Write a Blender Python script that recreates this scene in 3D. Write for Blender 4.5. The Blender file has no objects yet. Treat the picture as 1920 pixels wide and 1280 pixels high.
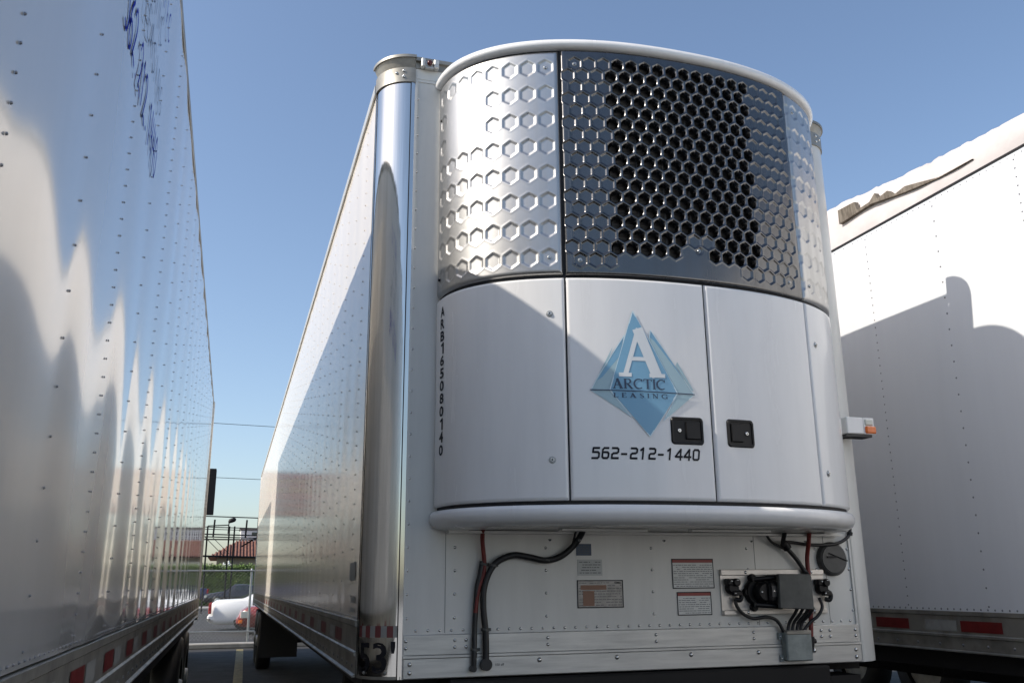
import bpy, math, random
import numpy as np
from mathutils import Vector, Matrix
random.seed(7); rng = np.random.RandomState(3)
R = math.radians
scene = bpy.context.scene
# ---------------------------------------------------------------- camera, sky, sun, exposure
CAM = Vector((-1.841, -3.8725, 1.4817))
yaw, pitch, roll, fpx = 0.3007, 0.2655, -0.008, 1663.87
F = Vector((math.sin(yaw)*math.cos(pitch), math.cos(yaw)*math.cos(pitch), math.sin(pitch)))
r0 = Vector((math.cos(yaw), -math.sin(yaw), 0)); u0 = r0.cross(F)
r2 = math.cos(roll)*r0 + math.sin(roll)*u0; u2 = -math.sin(roll)*r0 + math.cos(roll)*u0
cam = bpy.data.objects.new('camera', bpy.data.cameras.new('camera')); scene.collection.objects.link(cam)
cam.matrix_world = Matrix(((r2.x, u2.x, -F.x, CAM.x), (r2.y, u2.y, -F.y, CAM.y), (r2.z, u2.z, -F.z, CAM.z), (0, 0, 0, 1)))
cam.data.sensor_width = 36; cam.data.lens = fpx/1920*36
cam.data.clip_start = .05; cam.data.clip_end = 3000
scene.camera = cam
SUN = Vector((-1, -.08, .87)).normalized()
el = math.asin(SUN.z); az = math.atan2(SUN.x, SUN.y)
w = bpy.data.worlds.new('World'); scene.world = w; w.use_nodes = True
nt = w.node_tree; sk = nt.nodes.new('ShaderNodeTexSky'); sk.sky_type = 'NISHITA'
sk.sun_disc = False; sk.sun_elevation = el; sk.sun_rotation = az; sk.air_density = 1.0; sk.dust_density = 1.6; sk.ozone_density = 1.4
bg = nt.nodes['Background']; bg.inputs[1].default_value = .130; nt.links.new(sk.outputs[0], bg.inputs[0])
sl = bpy.data.lights.new('sun', 'SUN'); sl.energy = 3.6; sl.angle = R(.5); sl.color = (1, .93, .83)
so = bpy.data.objects.new('sun', sl); so.rotation_euler = (-SUN).to_track_quat('-Z', 'Y').to_euler(); scene.collection.objects.link(so)
scene.view_settings.view_transform = 'Standard'; scene.view_settings.look = 'None'
scene.view_settings.exposure = .55; scene.view_settings.gamma = 1

# ---------------------------------------------------------------- materials
MT = {}
def mat(name, col, rough=.5, metal=0, coat=0, noise=0, nscale=5, bump=0, bscale=40, stretch=(1, 1, 1), col2=None, ior=1.5, spec=.5):
    if name in MT: return MT[name]
    m = bpy.data.materials.new(name); m.use_nodes = True; n = m.node_tree.nodes; l = m.node_tree.links
    b = n['Principled BSDF']; b.inputs['Base Color'].default_value = (*col, 1); b.inputs['Roughness'].default_value = rough
    b.inputs['Metallic'].default_value = metal; b.inputs['Coat Weight'].default_value = coat; b.inputs['Coat Roughness'].default_value = .05
    b.inputs['IOR'].default_value = ior; b.inputs['Specular IOR Level'].default_value = spec
    tc = n.new('ShaderNodeTexCoord'); mp = n.new('ShaderNodeMapping'); mp.inputs['Scale'].default_value = stretch
    l.new(tc.outputs['Object'], mp.inputs[0])
    if noise or col2:
        t = n.new('ShaderNodeTexNoise'); t.inputs['Scale'].default_value = nscale; t.inputs['Detail'].default_value = 6; t.inputs['Roughness'].default_value = .6
        l.new(mp.outputs[0], t.inputs[0]); cr = n.new('ShaderNodeValToRGB'); l.new(t.outputs[0], cr.inputs[0])
        c2 = col2 or tuple(c*(1-noise) for c in col)
        cr.color_ramp.elements[0].position = .35; cr.color_ramp.elements[0].color = (*c2, 1)
        cr.color_ramp.elements[1].position = .6; cr.color_ramp.elements[1].color = (*col, 1)
        l.new(cr.outputs[0], b.inputs['Base Color'])
        mr = n.new('ShaderNodeMapRange'); l.new(t.outputs[0], mr.inputs[0]); mr.inputs[3].default_value = min(1, rough*1.35); mr.inputs[4].default_value = rough*.8
        l.new(mr.outputs[0], b.inputs['Roughness'])
    if bump:
        t = n.new('ShaderNodeTexNoise'); t.inputs['Scale'].default_value = bscale; t.inputs['Detail'].default_value = 4
        l.new(mp.outputs[0], t.inputs[0]); bp = n.new('ShaderNodeBump'); bp.inputs['Strength'].default_value = bump; bp.inputs['Distance'].default_value = .01
        l.new(t.outputs[0], bp.inputs['Height']); l.new(bp.outputs[0], b.inputs['Normal'])
    MT[name] = m; return m
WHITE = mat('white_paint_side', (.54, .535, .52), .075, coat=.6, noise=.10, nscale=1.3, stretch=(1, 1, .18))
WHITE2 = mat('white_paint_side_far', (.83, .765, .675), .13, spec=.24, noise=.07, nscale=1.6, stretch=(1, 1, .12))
FRONTW = mat('white_paint_front', (.66, .65, .61), .3, coat=.15, noise=.10, nscale=3, stretch=(2, 1, .25))
HOODW = mat('white_hood_paint', (.78, .77, .755), .24, coat=.4, noise=.055, nscale=3.5, stretch=(2.5, 2.5, .35), bump=.04, bscale=1.2)
STEEL = mat('polished_steel', (.70, .685, .65), .07, 1, noise=.15, nscale=5, bump=.05, bscale=6, stretch=(9, 9, .25))
PANEL = mat('pressed_steel', (.46, .455, .445), .36, 1, noise=.10, nscale=4, stretch=(6, 6, .4))
GRILLE = mat('grille_steel', (.155, .152, .15), .24, 1, noise=.12, nscale=4, stretch=(6, 6, .4))
ALU = mat('mill_aluminium', (.60, .59, .56), .42, .55, noise=.18, nscale=8, stretch=(.5, .5, 6))
ALUD = mat('weathered_aluminium', (.33, .315, .28), .45, .6, noise=.35, nscale=6)
RIVET = mat('rivet_metal', (.62, .62, .60), .16, .85)
RIVETP = mat('painted_rivet', (.50, .47, .42), .5, spec=.3)
RIVETD = mat('side_rivet_metal', (.22, .225, .24), .4, .5)
BLACK = mat('black_rubber', (.012, .012, .013), .45)
BLACKP = mat('black_plastic', (.008, .008, .009), .35, spec=.25)
VOID = mat('black_core', (.006, .006, .007), .7)
COIL = mat('condenser_fin_metal', (.13, .12, .11), .5, .3)
GREYP = mat('grey_plastic', (.10, .102, .095), .6, noise=.25, nscale=14)
GREYB = mat('grey_cast_box', (.27, .30, .29), .5, .2, noise=.25, nscale=18)
RED = mat('red_tape', (.15, .008, .008), .4, noise=.2, nscale=20)
WTAPE = mat('white_tape', (.30, .30, .28), .4, noise=.15, nscale=20)
REDH = mat('red_hose', (.17, .018, .013), .45, noise=.2, nscale=15)
INK = mat('black_vinyl', (.012, .012, .016), .5, spec=.2)
NAVY = mat('navy_vinyl', (.035, .06, .11), .4)
MARK = mat('blue_marker_ink', (.03, .05, .36), .9, spec=0)
MARK2 = mat('grey_marker_ink', (.05, .07, .13), .9, spec=0)
LB1 = mat('logo_blue', (.19, .39, .55), .35)
LB2 = mat('logo_pale_blue', (.37, .52, .57), .35)
LB3 = mat('logo_outline', (.62, .76, .82), .35)
LBT = mat('teal_vinyl', (.05, .28, .34), .35)
PAPER = mat('placard_white', (.68, .68, .65), .4, noise=.08, nscale=30)
PLATE = mat('metal_plate', (.26, .25, .235), .35, .6, noise=.25, nscale=30)
ORANGE = mat('amber_lens', (.75, .16, .015), .15, coat=.5)
CLEAR = mat('clear_lens', (.55, .55, .48), .15, coat=.5)
REDL = mat('red_lens', (.35, .015, .02), .15, coat=.6)
ASPH = mat('asphalt', (.026, .0255, .025), .9, noise=.35, nscale=3, bump=.35, bscale=90)
CONC = mat('concrete', (.30, .29, .27), .8, noise=.25, nscale=3, bump=.2, bscale=40)
YEL = mat('faded_yellow_paint', (.30, .24, .10), .7, noise=.5, nscale=8)
GALV = mat('galvanised_steel', (.42, .43, .42), .4, .6, noise=.2, nscale=12)
DARKS = mat('dark_painted_steel', (.012, .011, .011), .6, spec=.3)
TILE = mat('terracotta_tile', (.20, .085, .055), .85, col2=(.09, .04, .03), nscale=3)
STUC = mat('cream_stucco', (.36, .30, .23), .8, noise=.1, nscale=3)
LEAF = mat('hedge_leaf', (.17, .25, .05), .6, col2=(.04, .075, .018), nscale=2)
FLOW = mat('white_flower', (.8, .8, .75), .6)
CARW = mat('white_car_paint', (.75, .75, .74), .25, coat=.7)
CARR = mat('dark_red_car_paint', (.20, .03, .025), .25, coat=.7)
CARB = mat('black_car_paint', (.018, .018, .023), .22, coat=.8)
CARN = mat('navy_car_paint', (.02, .03, .10), .22, coat=.8)
GLASS = mat('car_glass', (.02, .028, .03), .06, coat=.5)
TARP = mat('off_white_tarpaulin', (.53, .49, .475), .8, noise=.18, nscale=2.2, bump=.5, bscale=9)
BROWN = mat('brown_canvas', (.17, .145, .115), .85, col2=(.07, .055, .04), nscale=14, stretch=(1, 3, .6))
SIGNR = mat('sign_red', (.62, .05, .03), .4)
SIGNY = mat('sign_yellow', (.7, .42, .06), .4)

# ---------------------------------------------------------------- mesh helper
class MB:
    def __init__(s): s.v = []; s.f = []; s.m = []; s.sm = []
    def add(s, vs, fs, mi=0, smooth=False):
        o = len(s.v); s.v += [tuple(float(c) for c in p) for p in vs]
        for f in fs: s.f.append(tuple(i+o for i in f)); s.m.append(mi); s.sm.append(smooth)
        return s
    def box(s, x0, x1, y0, y1, z0, z1, mi=0, bev=0):
        if bev:
            b = bev; V = []; 
            for z, k in ((z0, b), (z0+b, 0), (z1-b, 0), (z1, b)):
                for (x, y) in ((x0+b, y0+k), (x1-b, y0+k), (x1-k, y0+b), (x1-k, y1-b), (x1-b, y1-k), (x0+b, y1-k), (x0+k, y1-b), (x0+k, y0+b)): V.append((x, y, z))
            Fs = [tuple(range(7, -1, -1)), tuple(range(24, 32))]
            for a in range(3):
                for i in range(8): Fs.append((a*8+i, a*8+(i+1) % 8, a*8+8+(i+1) % 8, a*8+8+i))
            return s.add(V, Fs, mi)
        V = [(x, y, z) for z in (z0, z1) for (x, y) in ((x0, y0), (x1, y0), (x1, y1), (x0, y1))]
        return s.add(V, [(3, 2, 1, 0), (4, 5, 6, 7), (0, 1, 5, 4), (1, 2, 6, 5), (2, 3, 7, 6), (3, 0, 4, 7)], mi)
    def tube(s, pts, r, n=10, mi=0, cap=True):
        P = [Vector(p) for p in pts]; m = len(P); rs = r if isinstance(r, (list, tuple)) else [r]*m
        V = []; prev = None
        for i, p in enumerate(P):
            t = (P[min(i+1, m-1)]-P[max(i-1, 0)]).normalized()
            if prev is None: a = t.orthogonal().normalized()
            else: a = (prev - t*prev.dot(t)).normalized()
            prev = a; b = t.cross(a)
            for k in range(n):
                q = 2*math.pi*k/n; V.append(p+(a*math.cos(q)+b*math.sin(q))*rs[i])
        Fs = [(i*n+k, i*n+(k+1) % n, (i+1)*n+(k+1) % n, (i+1)*n+k) for i in range(m-1) for k in range(n)]
        s.add(V, Fs, mi, True)
        if cap: s.add(V[:n], [tuple(range(n-1, -1, -1))], mi); s.add(V[-n:], [tuple(range(n))], mi)
        return s
    def rivet(s, p, nrm, r=.007, h=.004, mi=1, n=7):
        p = Vector(p); nrm = Vector(nrm).normalized(); a = nrm.orthogonal().normalized(); b = nrm.cross(a)
        V = [p+(a*math.cos(2*math.pi*k/n)+b*math.sin(2*math.pi*k/n))*r for k in range(n)]
        V += [p+nrm*h*.75+(a*math.cos(2*math.pi*k/n)+b*math.sin(2*math.pi*k/n))*r*.65 for k in range(n)]
        V += [p+nrm*h]
        Fs = [(k, (k+1) % n, n+(k+1) % n, n+k) for k in range(n)]+[(n+k, n+(k+1) % n, 2*n) for k in range(n)]
        return s.add(V, Fs, mi, True)
    def disc(s, c, nrm, r, h, n=24, mi=0, bev=0):
        c = Vector(c); nrm = Vector(nrm).normalized()
        if bev: s.tube([c, c+nrm*(h-bev), c+nrm*h], [r, r, r-bev], n, mi)
        else: s.tube([c, c+nrm*h], r, n, mi)
        return s
    def gridf(s, fn, us, vs, mi=0, smooth=True, flip=False):
        nu, nv = len(us), len(vs); V = [fn(u, v) for v in vs for u in us]
        Fs = []
        for j in range(nv-1):
            for i in range(nu-1):
                a = j*nu+i; q = (a, a+1, a+nu+1, a+nu); Fs.append(q[::-1] if flip else q)
        return s.add(V, Fs, mi, smooth)
    def build(s, name, mats, parent=None):
        me = bpy.data.meshes.new(name); me.from_pydata(s.v, [], s.f)
        if not isinstance(mats, (list, tuple)): mats = [mats]
        for m in mats: me.materials.append(m)
        me.polygons.foreach_set('material_index', [min(i, len(mats)-1) for i in s.m]); me.polygons.foreach_set('use_smooth', s.sm); me.update()
        o = bpy.data.objects.new(name, me); scene.collection.objects.link(o)
        if parent: o.parent = parent; o.matrix_parent_inverse = parent.matrix_basis.inverted()
        return o
def tag(o, label=None, cat=None, group=None, kind=None):
    if label: o['label'] = label
    if cat: o['category'] = cat
    if group: o['group'] = group
    if kind: o['kind'] = kind
    return o
def thing(name, label, cat, loc=(0, 0, 0), group=None):
    o = bpy.data.objects.new(name, None); scene.collection.objects.link(o); o.location = loc; o.empty_display_size = .3
    return tag(o, label, cat, group)
def smooth_path(pts, k=8):
    P = [Vector(p) for p in pts]; P = [P[0]*2-P[1]]+P+[P[-1]*2-P[-2]]; out = []
    for i in range(1, len(P)-2):
        a, b, c, d = P[i-1:i+3]
        for j in range(k):
            t = j/k; out.append(.5*((2*b)+(c-a)*t+(2*a-5*b+4*c-d)*t*t+(3*b-a-3*c+d)*t**3))
    out.append(P[-2]); return out
def sst(e0, e1, x):
    t = np.clip((x-e0)/(e1-e0), 0, 1); return t*t*(3-2*t)

# ---------------------------------------------------------------- lettering
def font_tris(txt, size=1.0, xs=1.0, shear=0.0, bold=0.0, spacing=1.0):
    cu = bpy.data.curves.new('t', 'FONT'); cu.body = txt; cu.size = size; cu.shear = shear; cu.offset = bold; cu.space_character = spacing; cu.resolution_u = 3
    o = bpy.data.objects.new('t', cu); scene.collection.objects.link(o); bpy.context.view_layer.update()
    me = bpy.data.meshes.new_from_object(o.evaluated_get(bpy.context.evaluated_depsgraph_get()))
    V = [(v.co.x*xs, v.co.y) for v in me.vertices]; Fs = [tuple(p.vertices) for p in me.polygons]
    bpy.data.objects.remove(o); bpy.data.curves.remove(cu); bpy.data.meshes.remove(me)
    return V, Fs
def fit_text(txt, x0, x1, y0, y1, **k):      # scaled into a rectangle of the surface it is lettered on
    V, Fs = font_tris(txt, **k); a = np.array(V); mn = a.min(0); mx = a.max(0)
    a = (a-mn)/(mx-mn)*np.array([x1-x0, y1-y0])+np.array([x0, y0]); return [tuple(p) for p in a], Fs
def seg(out, p, q, wd, wd2=None):
    wd2 = wd if wd2 is None else wd2
    (x0, y0), (x1, y1) = p, q; L = math.hypot(x1-x0, y1-y0) or 1; nx, ny = -(y1-y0)/L/2, (x1-x0)/L/2; o = len(out[0])
    out[0].extend([(x0+nx*wd, y0+ny*wd), (x0-nx*wd, y0-ny*wd), (x1-nx*wd2, y1-ny*wd2), (x1+nx*wd2, y1+ny*wd2)]); out[1].append((o, o+1, o+2, o+3))
def poly(out, pts, wds):
    for i in range(len(pts)-1): seg(out, pts[i], pts[i+1], wds[i], wds[i+1])
def arc(cx, cy, rx, ry, a0, a1, n=12): return [(cx+rx*math.cos(R(a0+(a1-a0)*i/n)), cy+ry*math.sin(R(a0+(a1-a0)*i/n))) for i in range(n+1)]
TK, TN = .17, .08
def serif(ch):                                # unit height roman capitals drawn with thick and thin strokes
    o = ([], []); 
    def stem(x, y0=0, y1=1, wd=TK): seg(o, (x, y0), (x, y1), wd); seg(o, (x-.13, y0+TN/2), (x+.13, y0+TN/2), TN) if y0 == 0 else None; seg(o, (x-.13, y1-TN/2), (x+.13, y1-TN/2), TN) if y1 == 1 else None
    W = .7
    if ch == 'A': seg(o, (.12, 0), (.42, 1), TN*1.2); seg(o, (.40, 1), (.76, 0), TK*1.25); seg(o, (.24, .36), (.62, .36), TN); seg(o, (0, .025), (.25, .025), TN); seg(o, (.60, .025), (.92, .025), TN); W = .92
    if ch in 'R': stem(.16); a = [(.16, .97)]+arc(.4, .74, .22, .23, 90, -90, 10)+[(.16, .51)]; poly(o, a, [TN]+[TN+(TK-TN)*math.sin(math.pi*i/10) for i in range(11)]+[TN]); seg(o, (.36, .5), (.72, .02), TK*.9); seg(o, (.62, .025), (.84, .025), TN); W = .84
    if ch in 'CG': a = arc(.5, .5, .42, .47, 50, 310, 20); poly(o, a, [TN+(TK-TN)*math.sin(math.pi*i/20) for i in range(21)]); seg(o, (.77, .98), (.77, .72), TN); W = .86
    if ch == 'G': stem(.76, 0, .42)
    if ch == 'T': stem(.4, 0, 1); seg(o, (.04, .97), (.76, .97), TN); seg(o, (.06, 1), (.06, .78), TN); seg(o, (.74, 1), (.74, .78), TN); W = .8
    if ch == 'I': stem(.16); W = .32
    if ch == 'L': stem(.16); seg(o, (.16, .03), (.62, .03), TN); seg(o, (.6, 0), (.6, .25), TN); W = .66
    if ch == 'E': stem(.16); [seg(o, (.16, y), (x, y), TN) for y, x in ((.03, .62), (.52, .5), (.97, .6))]; seg(o, (.6, 0), (.6, .25), TN); seg(o, (.58, 1), (.58, .78), TN); W = .66
    if ch == 'S': poly(o, [(.54, .8), (.44, .95), (.3, .98), (.15, .9), (.12, .74), (.24, .6), (.42, .48), (.55, .34), (.52, .14), (.38, .03), (.22, .03), (.1, .2)], [TN, TN, TN, .08, TK, TK, TK, TK, .09, TN, TN, TN]); W = .62
    if ch == 'N': seg(o, (.14, 0), (.14, 1), TN); seg(o, (.12, 1), (.7, 0), TK); seg(o, (.7, 0), (.7, 1), TN); [seg(o, (a, b), (a+.24, b), TN) for a, b in ((.02, .03), (0, .97), (.58, .97))]; W = .84
    return o, W
def serif_text(txt, x0, x1, y0, y1, gap=.1):
    out = ([], []); x = 0
    for ch in txt:
        if ch == ' ': x += .4; continue
        (V, Fs), W = serif(ch); k = len(out[0]); out[0].extend([(a+x, b) for a, b in V]); out[1].extend([tuple(i+k for i in f) for f in Fs]); x += W+gap
    T = x-gap; return [(x0+a/T*(x1-x0), y0+b*(y1-y0)) for a, b in out[0]], out[1]
SANS = {'A': [[(.0, 0), (.36, 1), (.44, 1), (.8, 0)], [(.14, .33), (.66, .33)]], 'R': [[(.08, 0), (.08, .95), (.55, .95), (.7, .85), (.7, .6), (.55, .5), (.08, .5)], [(.45, .5), (.74, 0)]],
 'B': [[(.08, .05), (.08, .95), (.52, .95), (.66, .86), (.66, .62), (.54, .52), (.08, .52)], [(.54, .52), (.72, .42), (.72, .14), (.58, .05), (.08, .05)]], '1': [[(.12, .78), (.38, .97), (.38, 0)]],
 '5': [[(.72, .94), (.12, .94), (.10, .58), (.60, .58), (.74, .48), (.74, .16), (.62, .05), (.06, .05)]], '6': [[(.68, .94), (.24, .94), (.10, .80), (.10, .18), (.22, .05), (.60, .05), (.72, .16), (.72, .46), (.60, .57), (.1, .57)]],
 '2': [[(.08, .94), (.60, .94), (.72, .84), (.72, .60), (.60, .50), (.24, .48), (.10, .38), (.10, .05), (.76, .05)]], '4': [[(.60, 0), (.60, .95), (.04, .28), (.80, .28)]],
 '0': [[(.22, .05), (.62, .05), (.74, .17), (.74, .82), (.62, .94), (.22, .94), (.10, .82), (.10, .17), (.22, .05)]], '8': [[(.24, .52), (.58, .52), (.68, .62), (.68, .84), (.57, .94), (.25, .94), (.14, .84), (.14, .62), (.24, .52), (.10, .40), (.10, .16), (.22, .05), (.60, .05), (.72, .16), (.72, .40), (.58, .52)]],
 '-': [[(.10, .42), (.62, .42)]]}
def sans_text(txt, x0, x1, y0, y1, wd=.13, shear=0, pitch=.98):
    out = ([], []); T = len(txt)*pitch
    for i, ch in enumerate(txt):
        for st in SANS[ch]:
            for a, c in zip(st, st[1:]):
                L_ = math.hypot(c[0]-a[0], c[1]-a[1]) or 1; ex = (c[0]-a[0])/L_*wd*.3; ey = (c[1]-a[1])/L_*wd*.3
                seg(out, (i*pitch+a[0]-ex, a[1]-ey), (i*pitch+c[0]+ex, c[1]+ey), wd)
    return [(x0+(a+shear*b)/T*(x1-x0), y0+b*(y1-y0)) for a, b in out[0]], out[1]
HAND = {'5': [[(.6, 1), (.15, 1), (.1, .55), (.45, .62), (.62, .3), (.4, 0), (.05, .08)]], '6': [[(.55, 1), (.2, .7), (.08, .3), (.25, 0), (.55, .1), (.6, .4), (.3, .52), (.1, .35)]],
 '2': [[(.08, .78), (.25, 1), (.5, .95), (.58, .7), (.35, .35), (.08, .02), (.25, .1), (.68, 0)]], '1': [[(.2, .8), (.38, 1), (.3, 0)]], '4': [[(.2, 1), (.08, .42), (.66, .42)], [(.55, .95), (.45, 0)]],
 '0': [[(.35, 1), (.1, .7), (.1, .25), (.3, 0), (.58, .25), (.6, .7), (.35, 1)]], '.': [[(.22, .08), (.3, 0)]], 'A': [[(.05, 0), (.35, 1), (.62, 0)], [(.15, .36), (.55, .4)]],
 'R': [[(.1, 0), (.12, 1), (.5, .95), (.55, .62), (.12, .5), (.62, 0)]], 'C': [[(.6, .85), (.35, 1), (.1, .6), (.15, .15), (.4, 0), (.62, .15)]], 'T': [[(.0, .98), (.66, 1)], [(.33, 1), (.3, 0)]],
 'I': [[(.3, 1), (.27, 0)]], 'L': [[(.15, 1), (.1, 0), (.6, .04)]], 'E': [[(.6, 1), (.12, .97), (.1, 0), (.6, .03)], [(.1, .5), (.5, .53)]], 'S': [[(.58, .85), (.35, 1), (.12, .8), (.3, .52), (.56, .3), (.38, 0), (.06, .12)]],
 'N': [[(.1, 0), (.12, 1), (.56, 0), (.6, 1)]], 'G': [[(.6, .85), (.35, 1), (.1, .6), (.15, .15), (.4, 0), (.6, .2), (.6, .45), (.38, .45)]]}
def hand_text(txt, x0, x1, y0, y1, wd=.012):
    out = ([], []); n = len(txt); cw = (x1-x0)/n; h = y1-y0
    for i, ch in enumerate(txt):
        jy = random.uniform(-.06, .06)*h
        for st in HAND.get(ch, []):
            P = [(x0+(i+a*1.25)*cw, y0+b*h+jy) for a, b in st]
            if len(P) > 3: P = [(p.x, p.y) for p in smooth_path([(a, b, 0) for a, b in P], 4)]
            for a, b in zip(P, P[1:]): seg(out, a, b, wd)
    return out

# ---------------------------------------------------------------- trailers
def bulge(y, z, y0, p, A, seed):
    k = math.floor((y-y0)/p); rr = random.Random(seed*100+k); a = A*(.6+.9*rr.random()); ph = rr.random()*6
    t = (y-y0)/p-k
    return a*(math.sin(math.pi*t)**1.6)*(1+.25*math.sin(z*2.1+ph))+.0006*math.sin(z*3.3+ph)*math.sin(2*math.pi*t)*A/.0015
def side_wall(parent, x, sg, ya, yb, z0, z1, y0, p, A, seed, m, zr=.0525, fine=(None, None), rv=True, rivr=.0065, hi=None, extra=(), rm=None):
    """sheet skin between rails; sg = outward direction; alternate columns carry close and wide rivets"""
    b = MB(); step = .05; ny = int((yb-ya)/step); ys = [ya+(yb-ya)*i/ny for i in range(ny+1)]; zs = [z0+(z1-z0)*i/30 for i in range(31)]
    b.gridf(lambda y, z: (x+sg*bulge(y, z, y0, p, A, seed), y, z), ys, zs, 0, True, flip=(sg < 0))
    if rv:
        k0 = math.ceil((ya-y0)/p); k1 = int((yb-y0)/p)
        for k in range(k0, k1+1):
            y = y0+k*p; dz = zr if k % 2 == 0 else zr*2
            z = z0+.03
            while z < z1:
                b.rivet((x+sg*.001, y, z), (sg, 0, 0), rivr, .004, 1, 6); z += dz
        for y in extra:
            z = z0+.03
            while z < z1: b.rivet((x+sg*.002, y, z), (sg, 0, 0), rivr*.85, .004, 1, 6); z += .0525
        y = ya+.02
        lim = hi or yb
        while y < lim:
            b.rivet((x+sg*.001, y, z0+.012), (sg, 0, 0), rivr, .004, 1, 6); b.rivet((x+sg*.001, y, z1-.02), (sg, 0, 0), rivr*.8, .003, 1, 6); y += .05
    return b.build('side_wall', [m, rm or RIVETD], parent)
def side_rail(parent, x, sg, ya, yb, zb, zt, tape0, period, red, label=None):
    """extruded bottom rail with two ledges, plus the conspicuity tape on it"""
    b = MB(); prof = [(-.02, zt), (.012, zt), (.012, zt-.022), (.005, zt-.027), (.005, zt-.125), (.014, zt-.13), (.014, zt-.142), (.006, zt-.147), (.006, zb+.012), (.02, zb+.006), (.02, zb), (-.02, zb)]
    n = len(prof); V = [(x+sg*a, y, z) for y in (ya, yb) for a, z in prof]
    fs = [(i, (i+1) % n, n+(i+1) % n, n+i) for i in range(n)]+[tuple(range(n)), tuple(range(2*n-1, n-1, -1))]
    b.add(V, [f[::-1] for f in fs] if sg > 0 else fs, 0)
    y = ya+.1
    while y < yb:
        b.rivet((x+sg*.006, y, zb+.04), (sg, 0, 0), .009, .005, 1, 6); y += .18
    ro = b.build('bottom_rail', [ALUD, RIVETD], parent)
    y = tape0
    while y < yb-.3:
        if y > ya:
            for a, bb, mm in ((0, red, RED), (red+.03, red*2-.02, WTAPE)):
                X = x+sg*.0075; q = [(X, y+a, zt-.112), (X, y+bb, zt-.112), (X, y+bb, zt-.052), (X, y+a, zt-.052)]
                tp = MB(); tp.add(q, [(0, 1, 2, 3) if sg > 0 else (3, 2, 1, 0)]); tp.build('reflective_tape', mm, ro)
        y += period
    return ro
def wheels(parent, x0, side, ys, dual=True):
    for y in ys:
        b = MB(); c = Vector((x0, y, .5)); ax = Vector((side, 0, 0))
        pr = [(0, .30), (0, .47), (.03, .505), (.22, .505), (.25, .47), (.25, .30)]
        n = 28; V = []
        for (a, r) in pr:
            for k in range(n): q = 2*math.pi*k/n; V.append((x0-side*a, y+r*math.cos(q), .5+r*math.sin(q)))
        b.add(V, [(i*n+k, i*n+(k+1) % n, (i+1)*n+(k+1) % n, (i+1)*n+k) for i in range(5) for k in range(n)], 0, True)
        t = b.build('wheel', BLACK, parent)
        h = MB(); h.tube([(x0-side*.2, y, .5), (x0-side*.05, y, .5)], [.29, .3], 20); h.tube([(x0-side*.05, y, .5), (x0+side*.02, y, .5)], [.11, .09], 14)
        h.build('rim', GALV, t)
def underbody(parent, x0, x1, ya, yb, zb):
    b = MB(); b.box(x0+.03, x1-.03, ya, yb, zb+.0, zb+.11)
    xm = (x0+x1)/2
    for s in (-.42, .42): b.box(xm+s-.05, xm+s+.05, ya+1.2, yb-.4, zb-.16, zb+.001)
    y = ya+.5
    while y < yb-.3: b.box(x0+.12, x1-.12, y, y+.05, zb-.05, zb-.002); y += .6
    b.build('underframe', DARKS, parent)
def landing_gear(parent, x0, x1, y, zb):
    for x in (x0+.35, x1-.35):
        b = MB(); b.box(x-.07, x+.07, y-.07, y+.07, .45, zb, bev=.01); b.box(x-.05, x+.05, y-.05, y+.05, .05, .47); b.box(x-.14, x+.14, y-.13, y+.13, .004, .05)
        b.build('landing_leg', DARKS, parent)

# ===== main refrigerated trailer =====
W, RC, ZB, ZT, YR = 1.295, .164, 1.10, 3.93, 17.55
RT = thing('refrigerated_trailer', 'white refrigerated trailer with domed cooling unit, polished corner post and diamond logo', 'trailer', (0, 0, 0))
side_wall(RT, -W, -1, RC+.006, YR-.1, ZB+.23, ZT-.05, .45, .38, .0009, 5, WHITE2, zr=.07, hi=12, rivr=.0044, rm=RIVETP)
side_wall(RT, W, 1, RC+.006, YR-.1, ZB+.23, ZT-.05, .45, .6, .0009, 6, WHITE2, rv=False)
for sg in (-1, 1): side_rail(RT, sg*W, sg, RC+.006, YR-.1, ZB, ZB+.23, .69, .76, .27)
for sg in (-1, 1):
    b = MB(); xx = sorted((sg*(W-.03), sg*(W+.012))); b.box(xx[0], xx[1], RC+.006, YR-.1, ZT-.05, ZT); b.build('top_rail', ALU, RT)
b = MB(); b.box(-W-.01, W+.01, YR-.1, YR, ZB-.05, ZT+.01, bev=.01); b.build('rear_frame', ALU, RT)
b = MB(); b.box(-W+.01, W-.01, .17, YR-.1, ZT, ZT+.02); b.build('roof', WHITE2, RT)
underbody(RT, -W, W, .2, YR-.1, ZB-.05)
for y in (13.2, 16.3):  # flaps added here to darken the gap under the trailer
    for sg in (-1, 1):
        b = MB(); b.box(min(sg*.6, sg*1.25), max(sg*.6, sg*1.25), y, y+.012, .25, 1.0); b.build('mud_flap', BLACK, RT)
for y in (14.1, 15.4):
    b = MB(); b.tube([(-1.1, y, .5), (1.1, y, .5)], .065, 12); b.build('axle', DARKS, RT)
b = MB(); b.box(-.62, .62, 13.5, 16.1, .55, 1.0, 0, .03); b.build('dark_suspension_block', DARKS, RT); landing_gear(RT, -W, W, 2.9, ZB-.1)  # dark block added between the wheels, stands in for deep shade underneath
wheels(RT, -W+.02, -1, (14.1, 15.4)); wheels(RT, W-.02, 1, (14.1, 15.4))
b = MB(); b.box(-.93, .94, -.012, 1.4, 1.0, 1.092, bev=.008); b.box(-1.12, 1.13, .02, .2, .93, 1.04); b.build('coupler_plate', DARKS, RT)
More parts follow.
